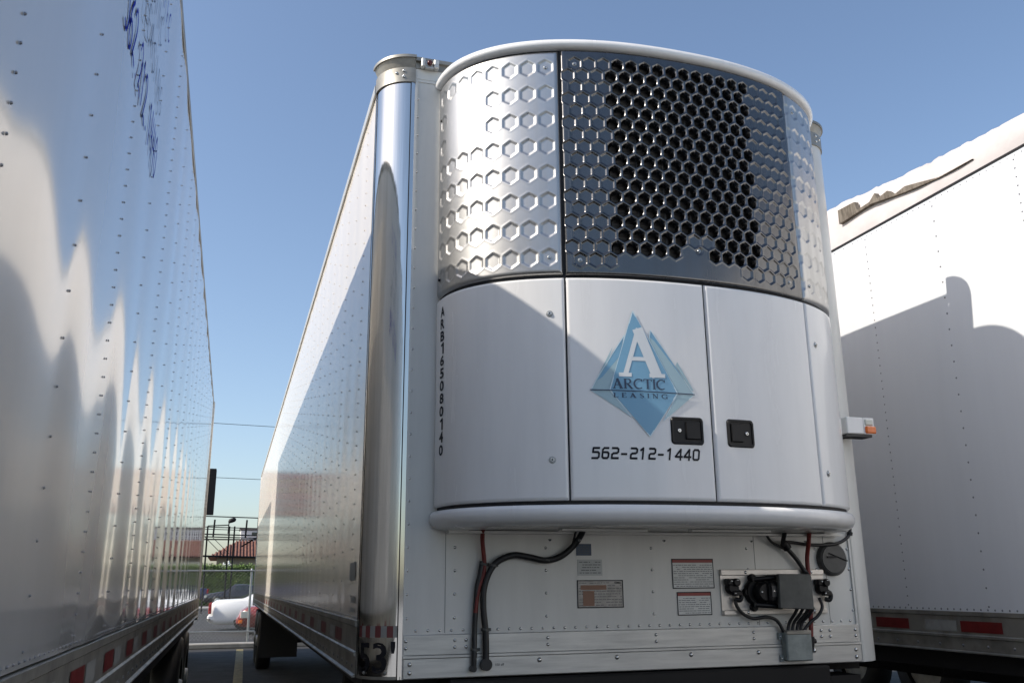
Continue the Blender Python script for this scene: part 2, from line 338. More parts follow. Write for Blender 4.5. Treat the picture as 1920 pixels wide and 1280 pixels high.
# corner posts
def corner_pt(sg, a, off=0): # a 0 at the side, 90 at the front
    return (sg*(W-RC+(RC+off)*math.cos(R(a))), RC-(RC+off)*math.sin(R(a)))
for sg in (-1, 1):
    b = MB(); aa = [i*90/20 for i in range(21)]; zs = [ZB-.0, 1.6, 2.2, 2.8, 3.4, 3.88]
    b.gridf(lambda a, z: (*corner_pt(sg, a), z), aa, zs, 0, True, flip=(sg > 0))
    for a, wd in ((3, 2.5), (86, 2.5)):        # edge trims
        b.gridf(lambda q, z: (*corner_pt(sg, q, .0035), z), [a-wd, a-wd*.5, a+wd*.5, a+wd], zs, 0, False, flip=(sg > 0))
    if sg > 0: cp = b.build('corner_post', FRONTW, RT)
    else: cp = b.build('corner_post', STEEL, RT)
    if sg < 0:
        t = MB(); V, Fs = fit_text("53'", 16, 80, 1.125, 1.25, bold=.015)
        V3 = [(*corner_pt(-1, a, .002), z) for a, z in V]; t.add(V3, Fs); t.build('length_number', INK, cp)
        t = MB()
        for k in range(8):
            a0 = 12+k*9.2; mi = k % 2
            t.gridf(lambda a, z: (*corner_pt(-1, a, .0015), z), [a0, a0+4.5, a0+9], [1.266, 1.312], mi, True)
        t.build('striped_band', [mat('muted_red_band', (.16, .035, .035), .4), mat('muted_white_band', (.28, .27, .25), .4)], cp)  # muted red and white stripes running round the post
        t = MB(); t.gridf(lambda a, z: (*corner_pt(-1, a, .0045), z), [-3, 0, 1.5], zs, 0, False); t.gridf(lambda a, z: (*corner_pt(-1, a, .0045), z), [82, 82.8, 83.6], zs, 0, False); t.build('seam_sealant', VOID, cp)
        # dark plate joint low on the post and the small side plates
        t = MB(); t.gridf(lambda a, z: (*corner_pt(-1, a, .004), z), [0, 20, 45, 70, 88], [1.10, 1.112], 0, True)
        for a in (30, 66): x, y = corner_pt(-1, a, .004); t.rivet((x, y, 1.125), (x+W-RC, y-RC, 0), .008, .006, 0)
        t.build('post_foot', ALUD, cp)
    # cap band, raised brim
    b = MB(); b.gridf(lambda a, z: (*corner_pt(sg, a, .008), z), aa, [3.876, 3.955], 0, True, flip=(sg > 0))
    b.gridf(lambda a, o: (*corner_pt(sg, a, o), 3.876), aa, [-.01, .008], 0, False, flip=(sg < 0))
    b.gridf(lambda a, o: (*corner_pt(sg, a, o), 3.955), aa, [-.02, .008], 0, False, flip=(sg > 0))
    b.gridf(lambda a, z: (*corner_pt(sg, a, -.006+.022*(z-3.955)/.05), z), aa, [3.955, 3.975, 4.005], 0, True, flip=(sg > 0))
    b.gridf(lambda a, z: (*corner_pt(sg, a, .024), z), aa, [4.005, 4.02], 0, True, flip=(sg > 0))
    b.gridf(lambda a, o: (*corner_pt(sg, a, o), 4.005), aa, [.015, .024], 0, False, flip=(sg < 0))
    b.gridf(lambda a, o: (*corner_pt(sg, a, o), 4.02), aa, [-.163, .024], 0, False, flip=(sg > 0))
    for a, z in ((58, 3.925), (70, 3.935), (70, 3.903)):
        x, y = corner_pt(sg, a, .009); b.rivet((x, y, z), (x-sg*(W-RC), y-RC, 0), .008, .006, 1, 10)
    b.build('corner_cap', [ALUD, RIVET], RT)
# front wall
XF = W-RC
b = MB(); b.box(-XF, XF, .004, .06, 1.275, 3.885)
b.box(-XF, XF, .0, .05, 3.885, 3.9); b.box(-XF, XF, -.002, .05, 3.9, 3.955)
for x in (-.95, .58, .975): b.box(x, x+.0015, .0028, .005, 1.28, 3.88, 2)
for x in (-XF, XF-.012): b.box(x, x+.012, -.004, .01, 1.1, 3.885)
for x, dz in ((-1.117, .098), (-.907, .098), (-.488, .098), (.033, .098), (.539, .098), (.925, .098), (1.112, .098)):
    z = 1.34
    while z < 3.86: b.rivet((x, .004, z), (0, -1, 0), .0075, .005, 1); z += dz
x = -1.074
while x < 1.1: b.rivet((x, .004, 1.29), (0, -1, 0), .007, .005, 1); x += .0515
for x in (-.9, -.85, -.6): b.rivet((x, -.002, 3.93), (0, -1, 0), .008, .005, 1)
b.build('front_wall', [FRONTW, RIVET, BLACK], RT)
b = MB(); b.box(-XF+.002, XF-.002, -.006, .05, 1.192, 1.2745, bev=.003); b.box(-XF+.002, XF-.002, -.01, .05, 1.1, 1.182, bev=.004); b.box(-XF+.002, XF-.002, -.014, .03, 1.1825, 1.1915)
for z in (1.21, 1.225, 1.24, 1.255): b.box(-XF+.01, XF-.01, -.0075, -.005, z, z+.002)
for x in (-1.117, -.907, -.858, -.488, .033, .539, .91, .96, 1.105):
    for z in (1.222, 1.25): b.rivet((x, -.007, z), (0, -1, 0), .008, .006, 1)
for x in (-.53, -.165, .203, .555, .86): b.rivet((x, -.0105, 1.16), (0, -1, 0), .011, .008, 1, 10)
for x in (-1.10, 1.095):
    for z in (1.125, 1.158): b.rivet((x, -.0105, z), (0, -1, 0), .010, .008, 1, 10)
V, Fs = fit_text('100 aff', -.73, -.69, 1.142, 1.152); b.add([(a, -.0108, z) for a, z in V], Fs, 2)
b.build('front_rail', [ALU, RIVET, INK], RT)
b = MB(); b.box(-XF, XF, -.006, .17, 3.9555, 3.99); b.box(-XF, XF, -.022, .17, 3.9905, 4.01)
b.box(-1.09, -1.05, -.03, -.0065, 3.957, 3.988, 1, .003)
b.build('roof_rail', [ALUD, ALU], RT)
b = MB(); b.box(-1.108, -1.088, -.04, -.008, 3.952, 4.0, 0, .004); b.box(-1.046, -1.02, -.04, -.008, 3.952, 4.0, 0, .004); b.box(-1.088, -1.046, -.03, -.008, 3.952, 3.962)
ml = b.build('marker_lamp', ALU, RT); b = MB(); b.disc((-1.067, -.03, 3.977), (0, -1, 0), .013, .016, 14, 0, .004); b.build('lamp_lens', mat('dull_red_lens', (.09, .02, .015), .3), ml)

# ---- domed cooling unit, outline swept vertically
HC, HW, HD, HN = .012, 1.02, .58, 2.25
_t = np.linspace(0, np.pi, 4001); _c = -np.cos(_t); _s = np.sin(_t)
OX = HC+HW*np.sign(_c)*np.abs(_c)**(2/HN); OY = -HD*np.abs(_s)**(2/HN)
SS = np.concatenate([[0], np.cumsum(np.hypot(np.diff(OX), np.diff(OY)))]); SL = SS[-1]
su = np.linspace(0, SL, 600); RX = np.interp(su, SS, OX); RY = np.interp(su, SS, OY)
TX = np.gradient(RX, su); TY = np.gradient(RY, su); TL = np.hypot(TX, TY); NX = TY/TL; NY = -TX/TL
def hp(s, off=0.0):
    x = np.interp(s, su, RX); y = np.interp(s, su, RY); nx = np.interp(s, su, NX); ny = np.interp(s, su, NY); l = np.hypot(nx, ny)
    return x+nx/l*off, y+ny/l*off
def s_of_x(x): return float(np.interp(x, RX, su))
def hood_panel(name, s0, s1, z0, z1, m, depth=None, res=.006, er=.014, ed=.014, parent=RT, cut=None, mats=None, matf=None):
    ns = max(8, int((s1-s0)/res)); nz = max(8, int((z1-z0)/res)); 
    if depth is None:
        def nonuni(a, b, n):
            core = np.linspace(a+er*1.1, b-er*1.1, n); return np.concatenate([a+np.linspace(0, er, 6), core, b-er+np.linspace(0, er, 6)])
        S1 = nonuni(s0, s1, max(14, int((s1-s0)/.03))); Z1 = nonuni(z0, z1, 12)
    else: S1 = np.linspace(s0, s1, ns+1); Z1 = np.linspace(z0, z1, nz+1)
    S, Z = np.meshgrid(S1, Z1)
    e = np.minimum(np.minimum(S-s0, s1-S), np.minimum(Z-z0, z1-Z)); t = np.clip(1-e/er, 0, 1); off = -ed*(1-np.sqrt(np.clip(1-t*t, 0, 1)))
    D = np.zeros_like(S)
    if depth is not None: D = depth(S, Z); off = off-D
    X, Y = hp(S, off); V = np.stack([X, Y, Z], -1).reshape(-1, 3)
    nS = len(S1); nZ = len(Z1); I = np.arange(nS*nZ).reshape(nZ, nS)
    Q = np.stack([I[:-1, :-1], I[:-1, 1:], I[1:, 1:], I[1:, :-1]], -1).reshape(-1, 4)
    if cut is not None:
        C = D.reshape(-1)[Q].min(1) > cut; Q = Q[~C]
    me = bpy.data.meshes.new(name); me.from_pydata(V.tolist(), [], Q.tolist()); me.materials.append(m)
    me.polygons.foreach_set('use_smooth', [True]*len(Q)); me.update()
    o = bpy.data.objects.new(name, me); scene.collection.objects.link(o); o.parent = parent; return o
ZM, ZBm, ZTp = 2.75, 1.80, 3.852
sA, sB, sC = s_of_x(-.557), s_of_x(.066), s_of_x(.65)
def hexd(dx, dz, w): # distance to the edge of a pointy-top hexagon of half width w, negative inside
    dx = np.abs(dx); dz = np.abs(dz); return np.maximum(dx, dx*.5+dz*.8660254)-w
def emboss(cols, rows, skip):
    def f(S, Z):
        D = np.zeros_like(S)
        for i, c in enumerate(cols):
            for j, r in enumerate(rows):
                if (i, j) in skip: continue
                mk = (np.abs(S-c) < .05) & (np.abs(Z-r) < .05)
                h = hexd(S[mk]-c, (Z[mk]-r)*.93, .0325)
                D[mk] += .0045*sst(.003, -.005, h)-.0008*np.exp(-((h-.005)/.004)**2)
        return D
    return f
cols = [sA-.066-.0835*i for i in range(8)]; rows = [3.762-.1322*i for i in range(8)]
sk_ = {(4, 1), (5, 1), (4, 2), (5, 2), (6, 1), (6, 2), (3, 1)}
def left_extra(S, Z):
    D = emboss(cols, rows, sk_-{(3, 1)})(S, Z)
    return D
pl = hood_panel('side_grille', .0, sA-.003, ZM+.006, ZTp, PANEL, left_extra, .005, .022, .03)
colsR = [SL-c for c in cols]
hood_panel('side_grille', sC+.003, SL, ZM+.006, ZTp, PANEL, emboss(colsR, rows, set()), .0055, .022, .03)
PX_, PZ_ = .0665, .0598
def honey(S, Z):
    D = np.zeros_like(S)
    for j in range(17):
        zc = 3.779-PZ_*j; o = 0 if j % 2 == 0 else -.5
        for i in range(0 if j % 2 == 0 else 0, 17 if j % 2 == 0 else 18):
            sc = sA+.069+PX_*(i+o); edge = sc < sA+.03 or sc > sC-.03
            blind = i < 3 or i > 13
            if j == 16 and 3 <= i <= 11: continue
            if j == 16: blind = True
            if j == 15 and i in (8, 9): continue
            if edge and (sc < sA+.012 or sc > sC-.012): continue
            mk = (np.abs(S-sc) < .045) & (np.abs(Z-zc) < .045)
            s_, z_ = S[mk]-sc, Z[mk]-zc
            h = hexd(s_, z_*.955, PX_/2); wdt = .0
            d = .005*sst(-.003, -.0095, h)-.0014*np.exp(-((h+.001)/.0035)**2)
            if j == 14 and i in (8, 9): blind = True
            if not blind:
                rr = np.hypot(s_, z_*.955); d = d+.028*sst(.0250, .0210, rr)
            D[mk] = np.where(h < .004, d, D[mk])
    for (sc, zc) in ((sA+.62, 2.90),): D += .004*sst(.02, .014, np.hypot(S-sc, Z-zc))
    return D
hood_panel('center_grille', sA+.003, sC-.003, ZM+.006, ZTp, GRILLE, honey, .0033, .012, .012, cut=.024)
b = MB()
for a in np.linspace(sA+.02, sC-.02, 30)[:-1]:
    pass
ss_ = list(np.linspace(sA+.02, sC-.02, 40)); zz_ = list(np.arange(2.8, 3.82, .008)); k = [0]
b.gridf(lambda s, z: (*hp(s, -.05+.004*(int(round((z-2.8)/.008)) % 2)), z), ss_, zz_, 0, False)
for i in range(9):
    s = sA+.1+i*.128
    x, y = hp(s, -.045); b.tube([(x, y, 2.8), (x, y, 3.82)], .006, 6, 0, False)
b.build('condenser_coil', COIL, RT)
# inner housing behind the seams
b = MB(); s_l = list(np.linspace(0, SL, 90))
b.gridf(lambda s, z: (*hp(s, -.075), z), s_l, [1.72, 3.9], 0, True)
b.gridf(lambda s, z: (*hp(s, -.018), z), [.0, .01], [1.8, 3.85], 0, True)
for (a, c, z0, z1) in ((sA-.008, sA+.008, ZBm, ZTp), (sB-.008, sB+.008, ZBm, ZM), (sC-.008, sC+.008, ZBm, ZTp)):
    b.gridf(lambda s, z: (*hp(s, -.013), z), [a, (a+c)/2, c], [z0, z1], 0, True)
b.gridf(lambda s, z: (*hp(s, -.017), z), s_l, [ZM-.03, ZM+.03], 0, True)
b.gridf(lambda s, z: (*hp(s, -.017), z), s_l, [1.76, ZBm+.02], 0, True)
b.gridf(lambda s, z: (*hp(s, -.017), z), s_l, [ZTp-.02, 3.87], 0, True)
b.build('unit_housing', VOID, RT)
# lower painted doors and fixed side panels
dl = hood_panel('side_panel', .0, sA-.003, ZBm, ZM-.006, HOODW)
d1 = hood_panel('access_door', sA+.003, sB-.003, ZBm, ZM-.006, HOODW)
d2 = hood_panel('access_door', sB+.003, sC-.003, ZBm, ZM-.006, HOODW)
dr = hood_panel('side_panel', sC+.003, SL, ZBm, ZM-.006, HOODW)
# rim on top, moulding at the foot
def sweep_profile(name, prof, m, closed_top=None, s0=0, s1=SL, bottom=None):
    b = MB(); sl_ = list(np.linspace(s0, s1, 110)); n = len(prof)
    b.gridf(lambda s, k: (*hp(s, prof[int(k)][0]), prof[int(k)][1]), sl_, list(range(n)), 0, True)
    for zc, off, fl in ((closed_top or []) and [closed_top] or [])+((bottom or []) and [bottom] or []):
        P = [(*hp(s, off), zc) for s in sl_]; b.add(P+[(P[-1][0], .02, zc), (P[0][0], .02, zc)], [tuple(range(len(P)+2)) if fl else tuple(range(len(P)+1, -1, -1))], 0)
    for sE in (s0, s1):
        P = [(*hp(sE, o), z) for o, z in prof]; b.add(P, [tuple(range(len(P)))], 0)
    return b.build(name, m, RT)
sweep_profile('top_rim', [(-.06, 3.858), (.002, 3.856), (.014, 3.860), (.021, 3.871), (.021, 3.884), (.014, 3.896), (.0, 3.903), (-.06, 3.906)], HOODW, closed_top=(3.906, -.06, True))
sweep_profile('foot_moulding', [(-.12, 1.702), (-.055, 1.703), (-.02, 1.708), (.004, 1.722), (.016, 1.745), (.017, 1.765), (.008, 1.782), (-.03, 1.785)], HOODW)
b = MB(); P = [(*hp(s, -.10), 1.706) for s in np.linspace(0, SL, 60)]; b.add(P+[(P[-1][0], .003, 1.706), (P[0][0], .003, 1.706)], [tuple(range(61, -1, -1))])
b.box(-.95, 1.05, -.06, .003, 1.692, 1.703); b.box(-.5, -.1, -.25, -.2, 1.695, 1.704); b.box(.1, .5, -.28, -.24, 1.695, 1.704)
for x in (-.49, -.35, .07, .53, .83): b.rivet((x, -.06, 1.669), (0, 0, -1), .009, .01, 1)
b.build('drip_tray', [FRONTW, RIVET], RT)
# screws
def screw(parent, s, z, off=.0, r=.015):
    x, y = hp(s, 0); x2, y2 = hp(s, 1); n = Vector((x2-x, y2-y, 0)); p = Vector((x, y, z))+n*off
    b = MB(); b.disc(p-n*.004, n, r, .006, 16, 0, .002); b.disc(p, n, r*.62, .007, 10, 1, .002); b.disc(p+n*.0072, n, r*.25, .0004, 6, 2)
    return b.build('screw', [GALV, RIVET, VOID], parent)
screw(pl, sA-.066, 3.762, -.006, .012); screw(pl, sA-.066, 2.837, -.006, .012)
for z in (3.66, 2.84):
    b = MB(); x, y = hp(.045, 0); b.disc((x+.003, y, z), (-1, -.2, 0), .007, .006, 8); b.build('screw', VOID, pl)
cg = [o for o in RT.children if o.name.startswith('center_grille')][0]
for s, z in ((sA+.069, 3.779), (sA+.069, 2.822), (sA+1.133, 2.822), (sA+.62, 2.90)): screw(cg, s, z, -.006, .0115)
rg = [o for o in RT.children if o.name.startswith('side_grille') and o != pl][0]; screw(rg, sC+.07, 2.837, -.006, .012); screw(rg, sC+.07, 3.762, -.006, .012)
screw(dl, sA-.069, 2.581); screw(dl, sA-.069, 1.962); screw(dr, sC+.062, 2.546); screw(dr, sC+.062, 1.946)
# latches
def latch(parent, x0, x1, z0, z1, paddle_left):
    s0, s1 = s_of_x(x0), s_of_x(x1); b = MB()
    def rr(a0, a1, b0, b1, r, off, mi, n=5):
        pts = []
        for cx, cz, q in ((a1-r, b0+r, -90), (a1-r, b1-r, 0), (a0+r, b1-r, 90), (a0+r, b0+r, 180)):
            for i in range(n+1): t = R(q+90*i/n); pts.append((cx+r*math.cos(t), cz+r*math.sin(t)))
        return pts
    o = rr(s0, s1, z0, z1, .016, 0, 0); i1 = rr(s0+.012, s1-.012, z0+.012, z1-.012, .01, 0, 0); n = len(o)
    P = [(*hp(s, .001), z) for s, z in o]+[(*hp(s, .007), z) for s, z in [(a+(c-a)*.35, b_+(d_-b_)*.35) for (a, b_), (c, d_) in zip(o, i1)]]+[(*hp(s, .006), z) for s, z in i1]+[(*hp(s, .0015), z) for s, z in i1]
    b.add(P, [(k*n+i, k*n+(i+1) % n, (k+1)*n+(i+1) % n, (k+1)*n+i) for k in range(3) for i in range(n)]+[tuple(range(3*n, 4*n))], 0, False)
    fr = b.build('latch', BLACKP, parent)
    w_ = s1-s0; a, c = (s0+.018, s0+w_*.56) if paddle_left else (s0+w_*.44, s1-.018)
    b = MB(); 
    P = []
    for off, ins in ((.002, 0), (.011, .003)):
        for s, z in ((a+ins, z0+.022+ins), (c-ins, z0+.022+ins), (c-ins, z1-.02-ins), (a+ins, z1-.02-ins)): P.append((*hp(s, off), z))
    b.add(P, [(0, 1, 5, 4), (1, 2, 6, 5), (2, 3, 7, 6), (3, 0, 4, 7), (4, 5, 6, 7)]); 
    b.add([(*hp(s, .0025), z) for s, z in ((s0+.014, z0+.013), (s1-.014, z0+.013), (s1-.014, z0+.019), (s0+.014, z0+.019))], [(0, 1, 2, 3)])
    kx = s1-.038 if paddle_left else s0+.038; x, y = hp(kx); x2, y2 = hp(kx, 1); nn = Vector((x2-x, y2-y, 0))
    b.disc(Vector((x, y, (z0+z1)/2)), nn, .0085, .007, 14, 1, .002); b.disc(Vector((x, y, (z0+z1)/2))+nn*.0072, nn, .003, .0004, 8, 2)
    b2 = b.build('latch', [BLACKP, RIVET, VOID], parent); 
    # one latch = one mesh: join the paddle into the frame
    me1, me2 = fr.data, b2.data
    V = [tuple(v.co) for v in me1.vertices]; Fs = [tuple(p.vertices) for p in me1.polygons]; k = len(V)
    V += [tuple(v.co) for v in me2.vertices]; Fs2 = [tuple(i+k for i in p.vertices) for p in me2.polygons]; mi = [0]*len(Fs)+[p.material_index for p in me2.polygons]
    bpy.data.objects.remove(b2); me = bpy.data.meshes.new('latch'); me.from_pydata(V, [], Fs+Fs2)
    for m in (BLACKP, RIVET, VOID): me.materials.append(m)
    me.polygons.foreach_set('material_index', mi); me.update(); fr.data = me; fr.name = 'latch'
latch(d1, -.132, .018, 2.03, 2.146, False); latch(d2, .130, .266, 2.028, 2.148, True)
# surface lettering on the dome: V in (x, z)
def dome_decal(name, V, Fs, m, off, parent, sub=0, mi=None):
    if sub:
        for _ in range(sub):
            nv = list(V); nf = []; cache = {}
            def mid(i, j):
                k_ = (min(i, j), max(i, j))
                if k_ not in cache: nv.append(((nv[i][0]+nv[j][0])/2, (nv[i][1]+nv[j][1])/2)); cache[k_] = len(nv)-1
                return cache[k_]
            for f in Fs:
                for t in range(1, len(f)-1):
                    a, b_, c = f[0], f[t], f[t+1]; ab, bc, ca = mid(a, b_), mid(b_, c), mid(c, a); nf += [(a, ab, ca), (ab, b_, bc), (ca, bc, c), (ab, bc, ca)]
            V, Fs = nv, nf
    P = [(*hp(s_of_x(x), off), z) for x, z in V]
    if P:  # face outward
        a, b_, c = (Vector(P[i]) for i in Fs[0][:3])
        if (b_-a).cross(c-a).y > 0: Fs = [f[::-1] for f in Fs]
    bb = MB(); bb.add(P, Fs, 0, True); return bb.build(name, m, parent)
def L(px, py):  # logo artwork drawn on a 1506x1280 sheet, placed on the door
    return (-.466+(px-178)/(900-178)*.450+(py-665)*.00002, 2.594-(py-92)/(968-92)*.533)
def tri_out(pts, wd):
    o = ([], []); n = len(pts)
    for i in range(n): seg(o, pts[i], pts[(i+1) % n], wd)
    return o
LX0, LX1 = -.466, -.018
logo_parts = [
 ([L(430, 265), L(235, 560), L(182, 657), L(305, 657), L(400, 400)], LB2), ([L(430, 262), L(225, 590), L(262, 566), L(385, 420)], LB1), ([L(345, 350), L(240, 545), L(300, 480)], LB2),
 ([L(618, 222), L(898, 668), L(775, 668), L(600, 290)], LB2), ([L(615, 222), L(850, 590), L(640, 300), L(604, 268)], LB1), ([L(795, 440), L(900, 640), L(885, 640), L(780, 470)], LB2),
 ([L(180, 660), L(305, 660), L(440, 840)], LB2), ([L(898, 670), L(775, 670), L(660, 860)], LB2)]
for i, (pts, m) in enumerate(logo_parts): dome_decal('logo', pts, [tuple(range(len(pts)))], m, .0012+.0002*i, d1, 2)
for pts in (logo_parts[0][0], logo_parts[3][0], logo_parts[6][0], logo_parts[7][0]):
    V, Fs = tri_out(pts, .003); dome_decal('logo', V, Fs, LB3, .0031, d1)
K = [L(500, 90), L(305, 655), L(555, 970), L(775, 665)]
dome_decal('logo', K, [(0, 1, 2, 3)], LB1, .0036, d1, 3); V, Fs = tri_out(K, .0045); dome_decal('logo', V, Fs, LB3, .0041, d1)
# big roman A, slightly sheared with the artwork
V, Fs = serif('A')[0]; ax0, az0 = L(372, 556); ax1, az1 = L(695, 556); ah = L(0, 215)[1]-az0
WHT = mat('logo_white', (.70, .73, .74), .35)
dome_decal('logo', [(ax0+x/.92*(ax1-ax0), az0+z*ah) for x, z in V], Fs, WHT, .0048, d1, 1)
V, Fs = serif_text('ARCTIC', L(345, 0)[0], L(712, 0)[0], L(0, 645)[1], L(0, 575)[1], .03); dome_decal('logo', V, Fs, NAVY, .0052, d1)
V, Fs = serif_text('LEASING', L(348, 0)[0], L(722, 0)[0], L(0, 708)[1], L(0, 676)[1], .42); dome_decal('logo', V, Fs, NAVY, .0052, d1)
o = ([], []); seg(o, L(176, 657), L(902, 668), .0035); n_ = 24
o = ([], []); A0, A1 = L(176, 657), L(902, 668)
for i in range(n_): seg(o, (A0[0]+(A1[0]-A0[0])*i/n_, A0[1]+(A1[1]-A0[1])*i/n_), (A0[0]+(A1[0]-A0[0])*(i+1)/n_, A0[1]+(A1[1]-A0[1])*(i+1)/n_), .0045)
dome_decal('logo', o[0], o[1], NAVY, .0055, d1)
V, Fs = sans_text('562-212-1440', -.472, -.004, 1.966, 2.012, .19, .16); dome_decal('phone_number', V, Fs, INK, .0015, d1, 1)
# vertical fleet number near the left edge of the dome
b = MB(); txt = 'ARB165080140'; z = 2.695; hh = .0475; gp = .0098
for ch in txt:
    V, Fs = fit_text(ch, .062, .062+.042, z-hh, z, bold=.03) if ch != '1' else sans_text(ch, .066, .066+.07, z-hh, z, .19)
    b.add([(*hp(s+.018, .0012), zz) for s, zz in V], Fs, 0); z -= hh+gp
b.build('fleet_number', INK, dl)
# teal sticker showing on the far side of the dome
b = MB(); b.gridf(lambda s, z: (*hp(s, .0015), z), [SL-.18, SL-.12, SL-.06], [2.30, 2.36, 2.44], 0, True); b.build('sticker', LBT, dr)
# ---- placards on the front wall
def placard(name, x0, x1, z0, z1, base, head=None, border=False, lines=8, seed=1, cols=None, logo=None, y=.0028, head_h=.018):
    rr = random.Random(seed); b = MB(); b.box(x0, x1, y-.0008, y+.002, z0, z1, 0)
    Y = y-.0015
    def rect(a, c, d, e, mi, yy=None): yy = yy or Y; b.add([(a, yy, d), (c, yy, d), (c, yy, e), (a, yy, e)], [(0, 1, 2, 3)], mi)
    if head: rect(x0+.003, x1-.003, z1-head_h, z1-.003, 1)
    if border:
        t = .0042
        rect(x0, x1, z0, z0+t, 2, Y-.0003); rect(x0, x1, z1-t, z1, 2, Y-.0003); rect(x0, x0+t, z0, z1, 2, Y-.0003); rect(x1-t, x1, z0, z1, 2, Y-.0003)
    top = z1-(head_h+.006 if head else .006); st = (top-z0-.006)/lines
    for i in range(lines):
        z = top-st*(i+.5); x = x0+.008
        while x < x1-.012:
            wl = rr.uniform(.006, .022); e = min(x+wl, x1-.008)
            if rr.random() < .9: rect(x, e, z-st*.13, z+st*.13, 3)
            x = e+rr.uniform(.002, .005)
    if logo: V, Fs = fit_text(logo, x1-.042, x1-.012, z1-.017, z1-.007, bold=.02); b.add([(a, Y-.0004, c) for a, c in V], Fs, 2)
    return b.build(name, [base, head or INK, INK, mat('print_grey', (.09, .09, .09), .6), BROWN], RT)
REDP = mat('placard_red', (.26, .03, .02), .4)
placard('placard', .134, .352, 1.451, 1.586, PAPER, REDP, True, 11, 1)
placard('placard', .153, .331, 1.331, 1.436, PAPER, REDP, True, 8, 2)
placard('placard', -.342, -.117, 1.371, 1.492, PLATE, None, True, 9, 3, logo='CIMC')
placard('placard', -.342, -.268, 1.600, 1.652, NAVY, None, False, 5, 4)
placard('placard', -.337, -.217, 1.512, 1.583, mat('pale_sticker', (.46, .47, .45), .4), None, False, 5, 5)
b = MB(); b.add([(-.315, .0009, 1.38), (-.26, .0009, 1.38), (-.26, .0009, 1.445), (-.315, .0009, 1.445)], [(0, 1, 2, 3)]); b.add([(-.325, .0009, 1.45), (-.2, .0009, 1.45), (-.2, .0009, 1.47), (-.325, .0009, 1.47)], [(0, 1, 2, 3)])
b.build('placard_print', mat('faded_orange_print', (.25, .13, .08), .5), RT)
# ---- hoses on the left
def hose(pts, r, m, name='hose'): b = MB(); b.tube(smooth_path(pts), r*.86, 10); return b.build(name, m, RT)
hose([(-.798, -.06, 1.72), (-.795, -.04, 1.66), (-.783, -.025, 1.58), (-.785, -.025, 1.53), (-.812, -.025, 1.44), (-.822, -.025, 1.36)], .0115, REDH)
hose([(-.79, -.02, 1.575), (-.80, -.022, 1.52), (-.815, -.022, 1.45), (-.824, -.022, 1.3), (-.828, -.03, 1.2), (-.83, -.03, 1.13)], .0135, BLACK)
hose([(-.332, -.10, 1.74), (-.34, -.06, 1.69), (-.37, -.035, 1.64), (-.43, -.03, 1.595), (-.50, -.03, 1.578), (-.58, -.03, 1.592), (-.65, -.03, 1.600), (-.72, -.03, 1.575), (-.76, -.03, 1.53), (-.785, -.03, 1.46), (-.788, -.03, 1.38), (-.778, -.03, 1.28), (-.776, -.03, 1.2), (-.777, -.03, 1.155)], .0165, BLACK)
hose([(-.372, -.1, 1.72), (-.372, -.06, 1.68), (-.378, -.04, 1.64)], .006, BLACK)
b = MB(); b.disc((-.777, -.045, 1.15), (0, 1, 0), .025, .03, 16, 0, .006); b.disc((-.832, -.04, 1.135), (0, 1, 0), .014, .03, 12); b.build('hose_grommet', BLACK, RT)
for c, r in (((-.785, -.025, 1.562), .019), ((-.745, -.03, 1.557), .02), ((-.495, -.03, 1.579), .019), ((-.778, -.03, 1.29), .02), ((-.826, -.027, 1.21), .018)):
    b = MB(); h_ = .008; b.tube([(c[0]-.001, c[1], c[2]-h_/2), (c[0]+.001, c[1], c[2]+h_/2)], r*.88, 14); b.box(c[0]-.012, c[0]+.028, c[1]+.012, .003, c[2]-.006, c[2]+.006); b.build('hose_clamp', GREYP, RT)
# ---- connector plate with receptacle, glad hands, cover
b = MB(); b.box(.382, .952, -.004, .003, 1.329, 1.536); b.box(.382, .952, -.014, -.0045, 1.509, 1.536, 0, .003); b.box(.385, .955, -.014, -.0045, 1.329, 1.351, 0, .003)
for x in (.515, .88):
    for z in (1.523, 1.34): b.rivet((x, -.0145, z), (0, -1, 0), .008, .004, 1, 9)
gpn = b.build('connector_plate', [mat('bright_aluminium', (.66, .62, .57), .35, .5, noise=.15, nscale=7), RIVET], RT)
def gladhand(x, z, flip):
    b = MB(); s = -1 if flip else 1
    b.disc((x, -.005, z), (0, -1, 0), .03, .035, 18, 0, .006); b.disc((x+s*.012, -.03, z+.025), (0, -1, 0), .019, .025, 14, 0, .004)
    b.box(x-.034, x+.022, -.045, -.005, z+.012, z+.042, 0, .005); b.box(x+s*.005-.012, x+s*.005+.03, -.055, -.02, z-.036, z-.014, 0, .004)
    b.tube(smooth_path([(x+s*.02, -.03, z-.01), (x+s*.038, -.035, z-.03), (x+s*.03, -.035, z-.055), (x+s*.008, -.03, z-.052)]), .011, 8)
    for dx, dz in ((-.02, .03), (.012, .035), (-.005, -.025)): b.rivet((x+dx, -.056, z+dz), (0, -1, 0), .006, .006, 1, 7)
    b.build('air_coupling', [BLACKP, RIVET], gpn)
gladhand(.432, 1.452, False); gladhand(.925, 1.447, False)
b = MB(); b.disc((.60, -.005, 1.432), (0, -1, 0), .064, .03, 26, 0, .008); b.disc((.615, -.03, 1.432), (0, -1, 0), .047, .05, 24, 0, .01); b.box(.62, .70, -.10, -.005, 1.385, 1.48, 0, .01)
for dx, dz in ((-.02, .065), (-.02, -.07), (-.055, .0)): b.disc((.60+dx, -.005, 1.432+dz), (0, -1, 0), .019, .025, 14, 0, .005)
b.tube([(.56, -.06, 1.49), (.69, -.08, 1.50)], .012, 10); b.tube([(.56, -.06, 1.375), (.69, -.08, 1.365)], .012, 10)
b.box(.628, .668, -.106, -.101, 1.41, 1.46, 2); 
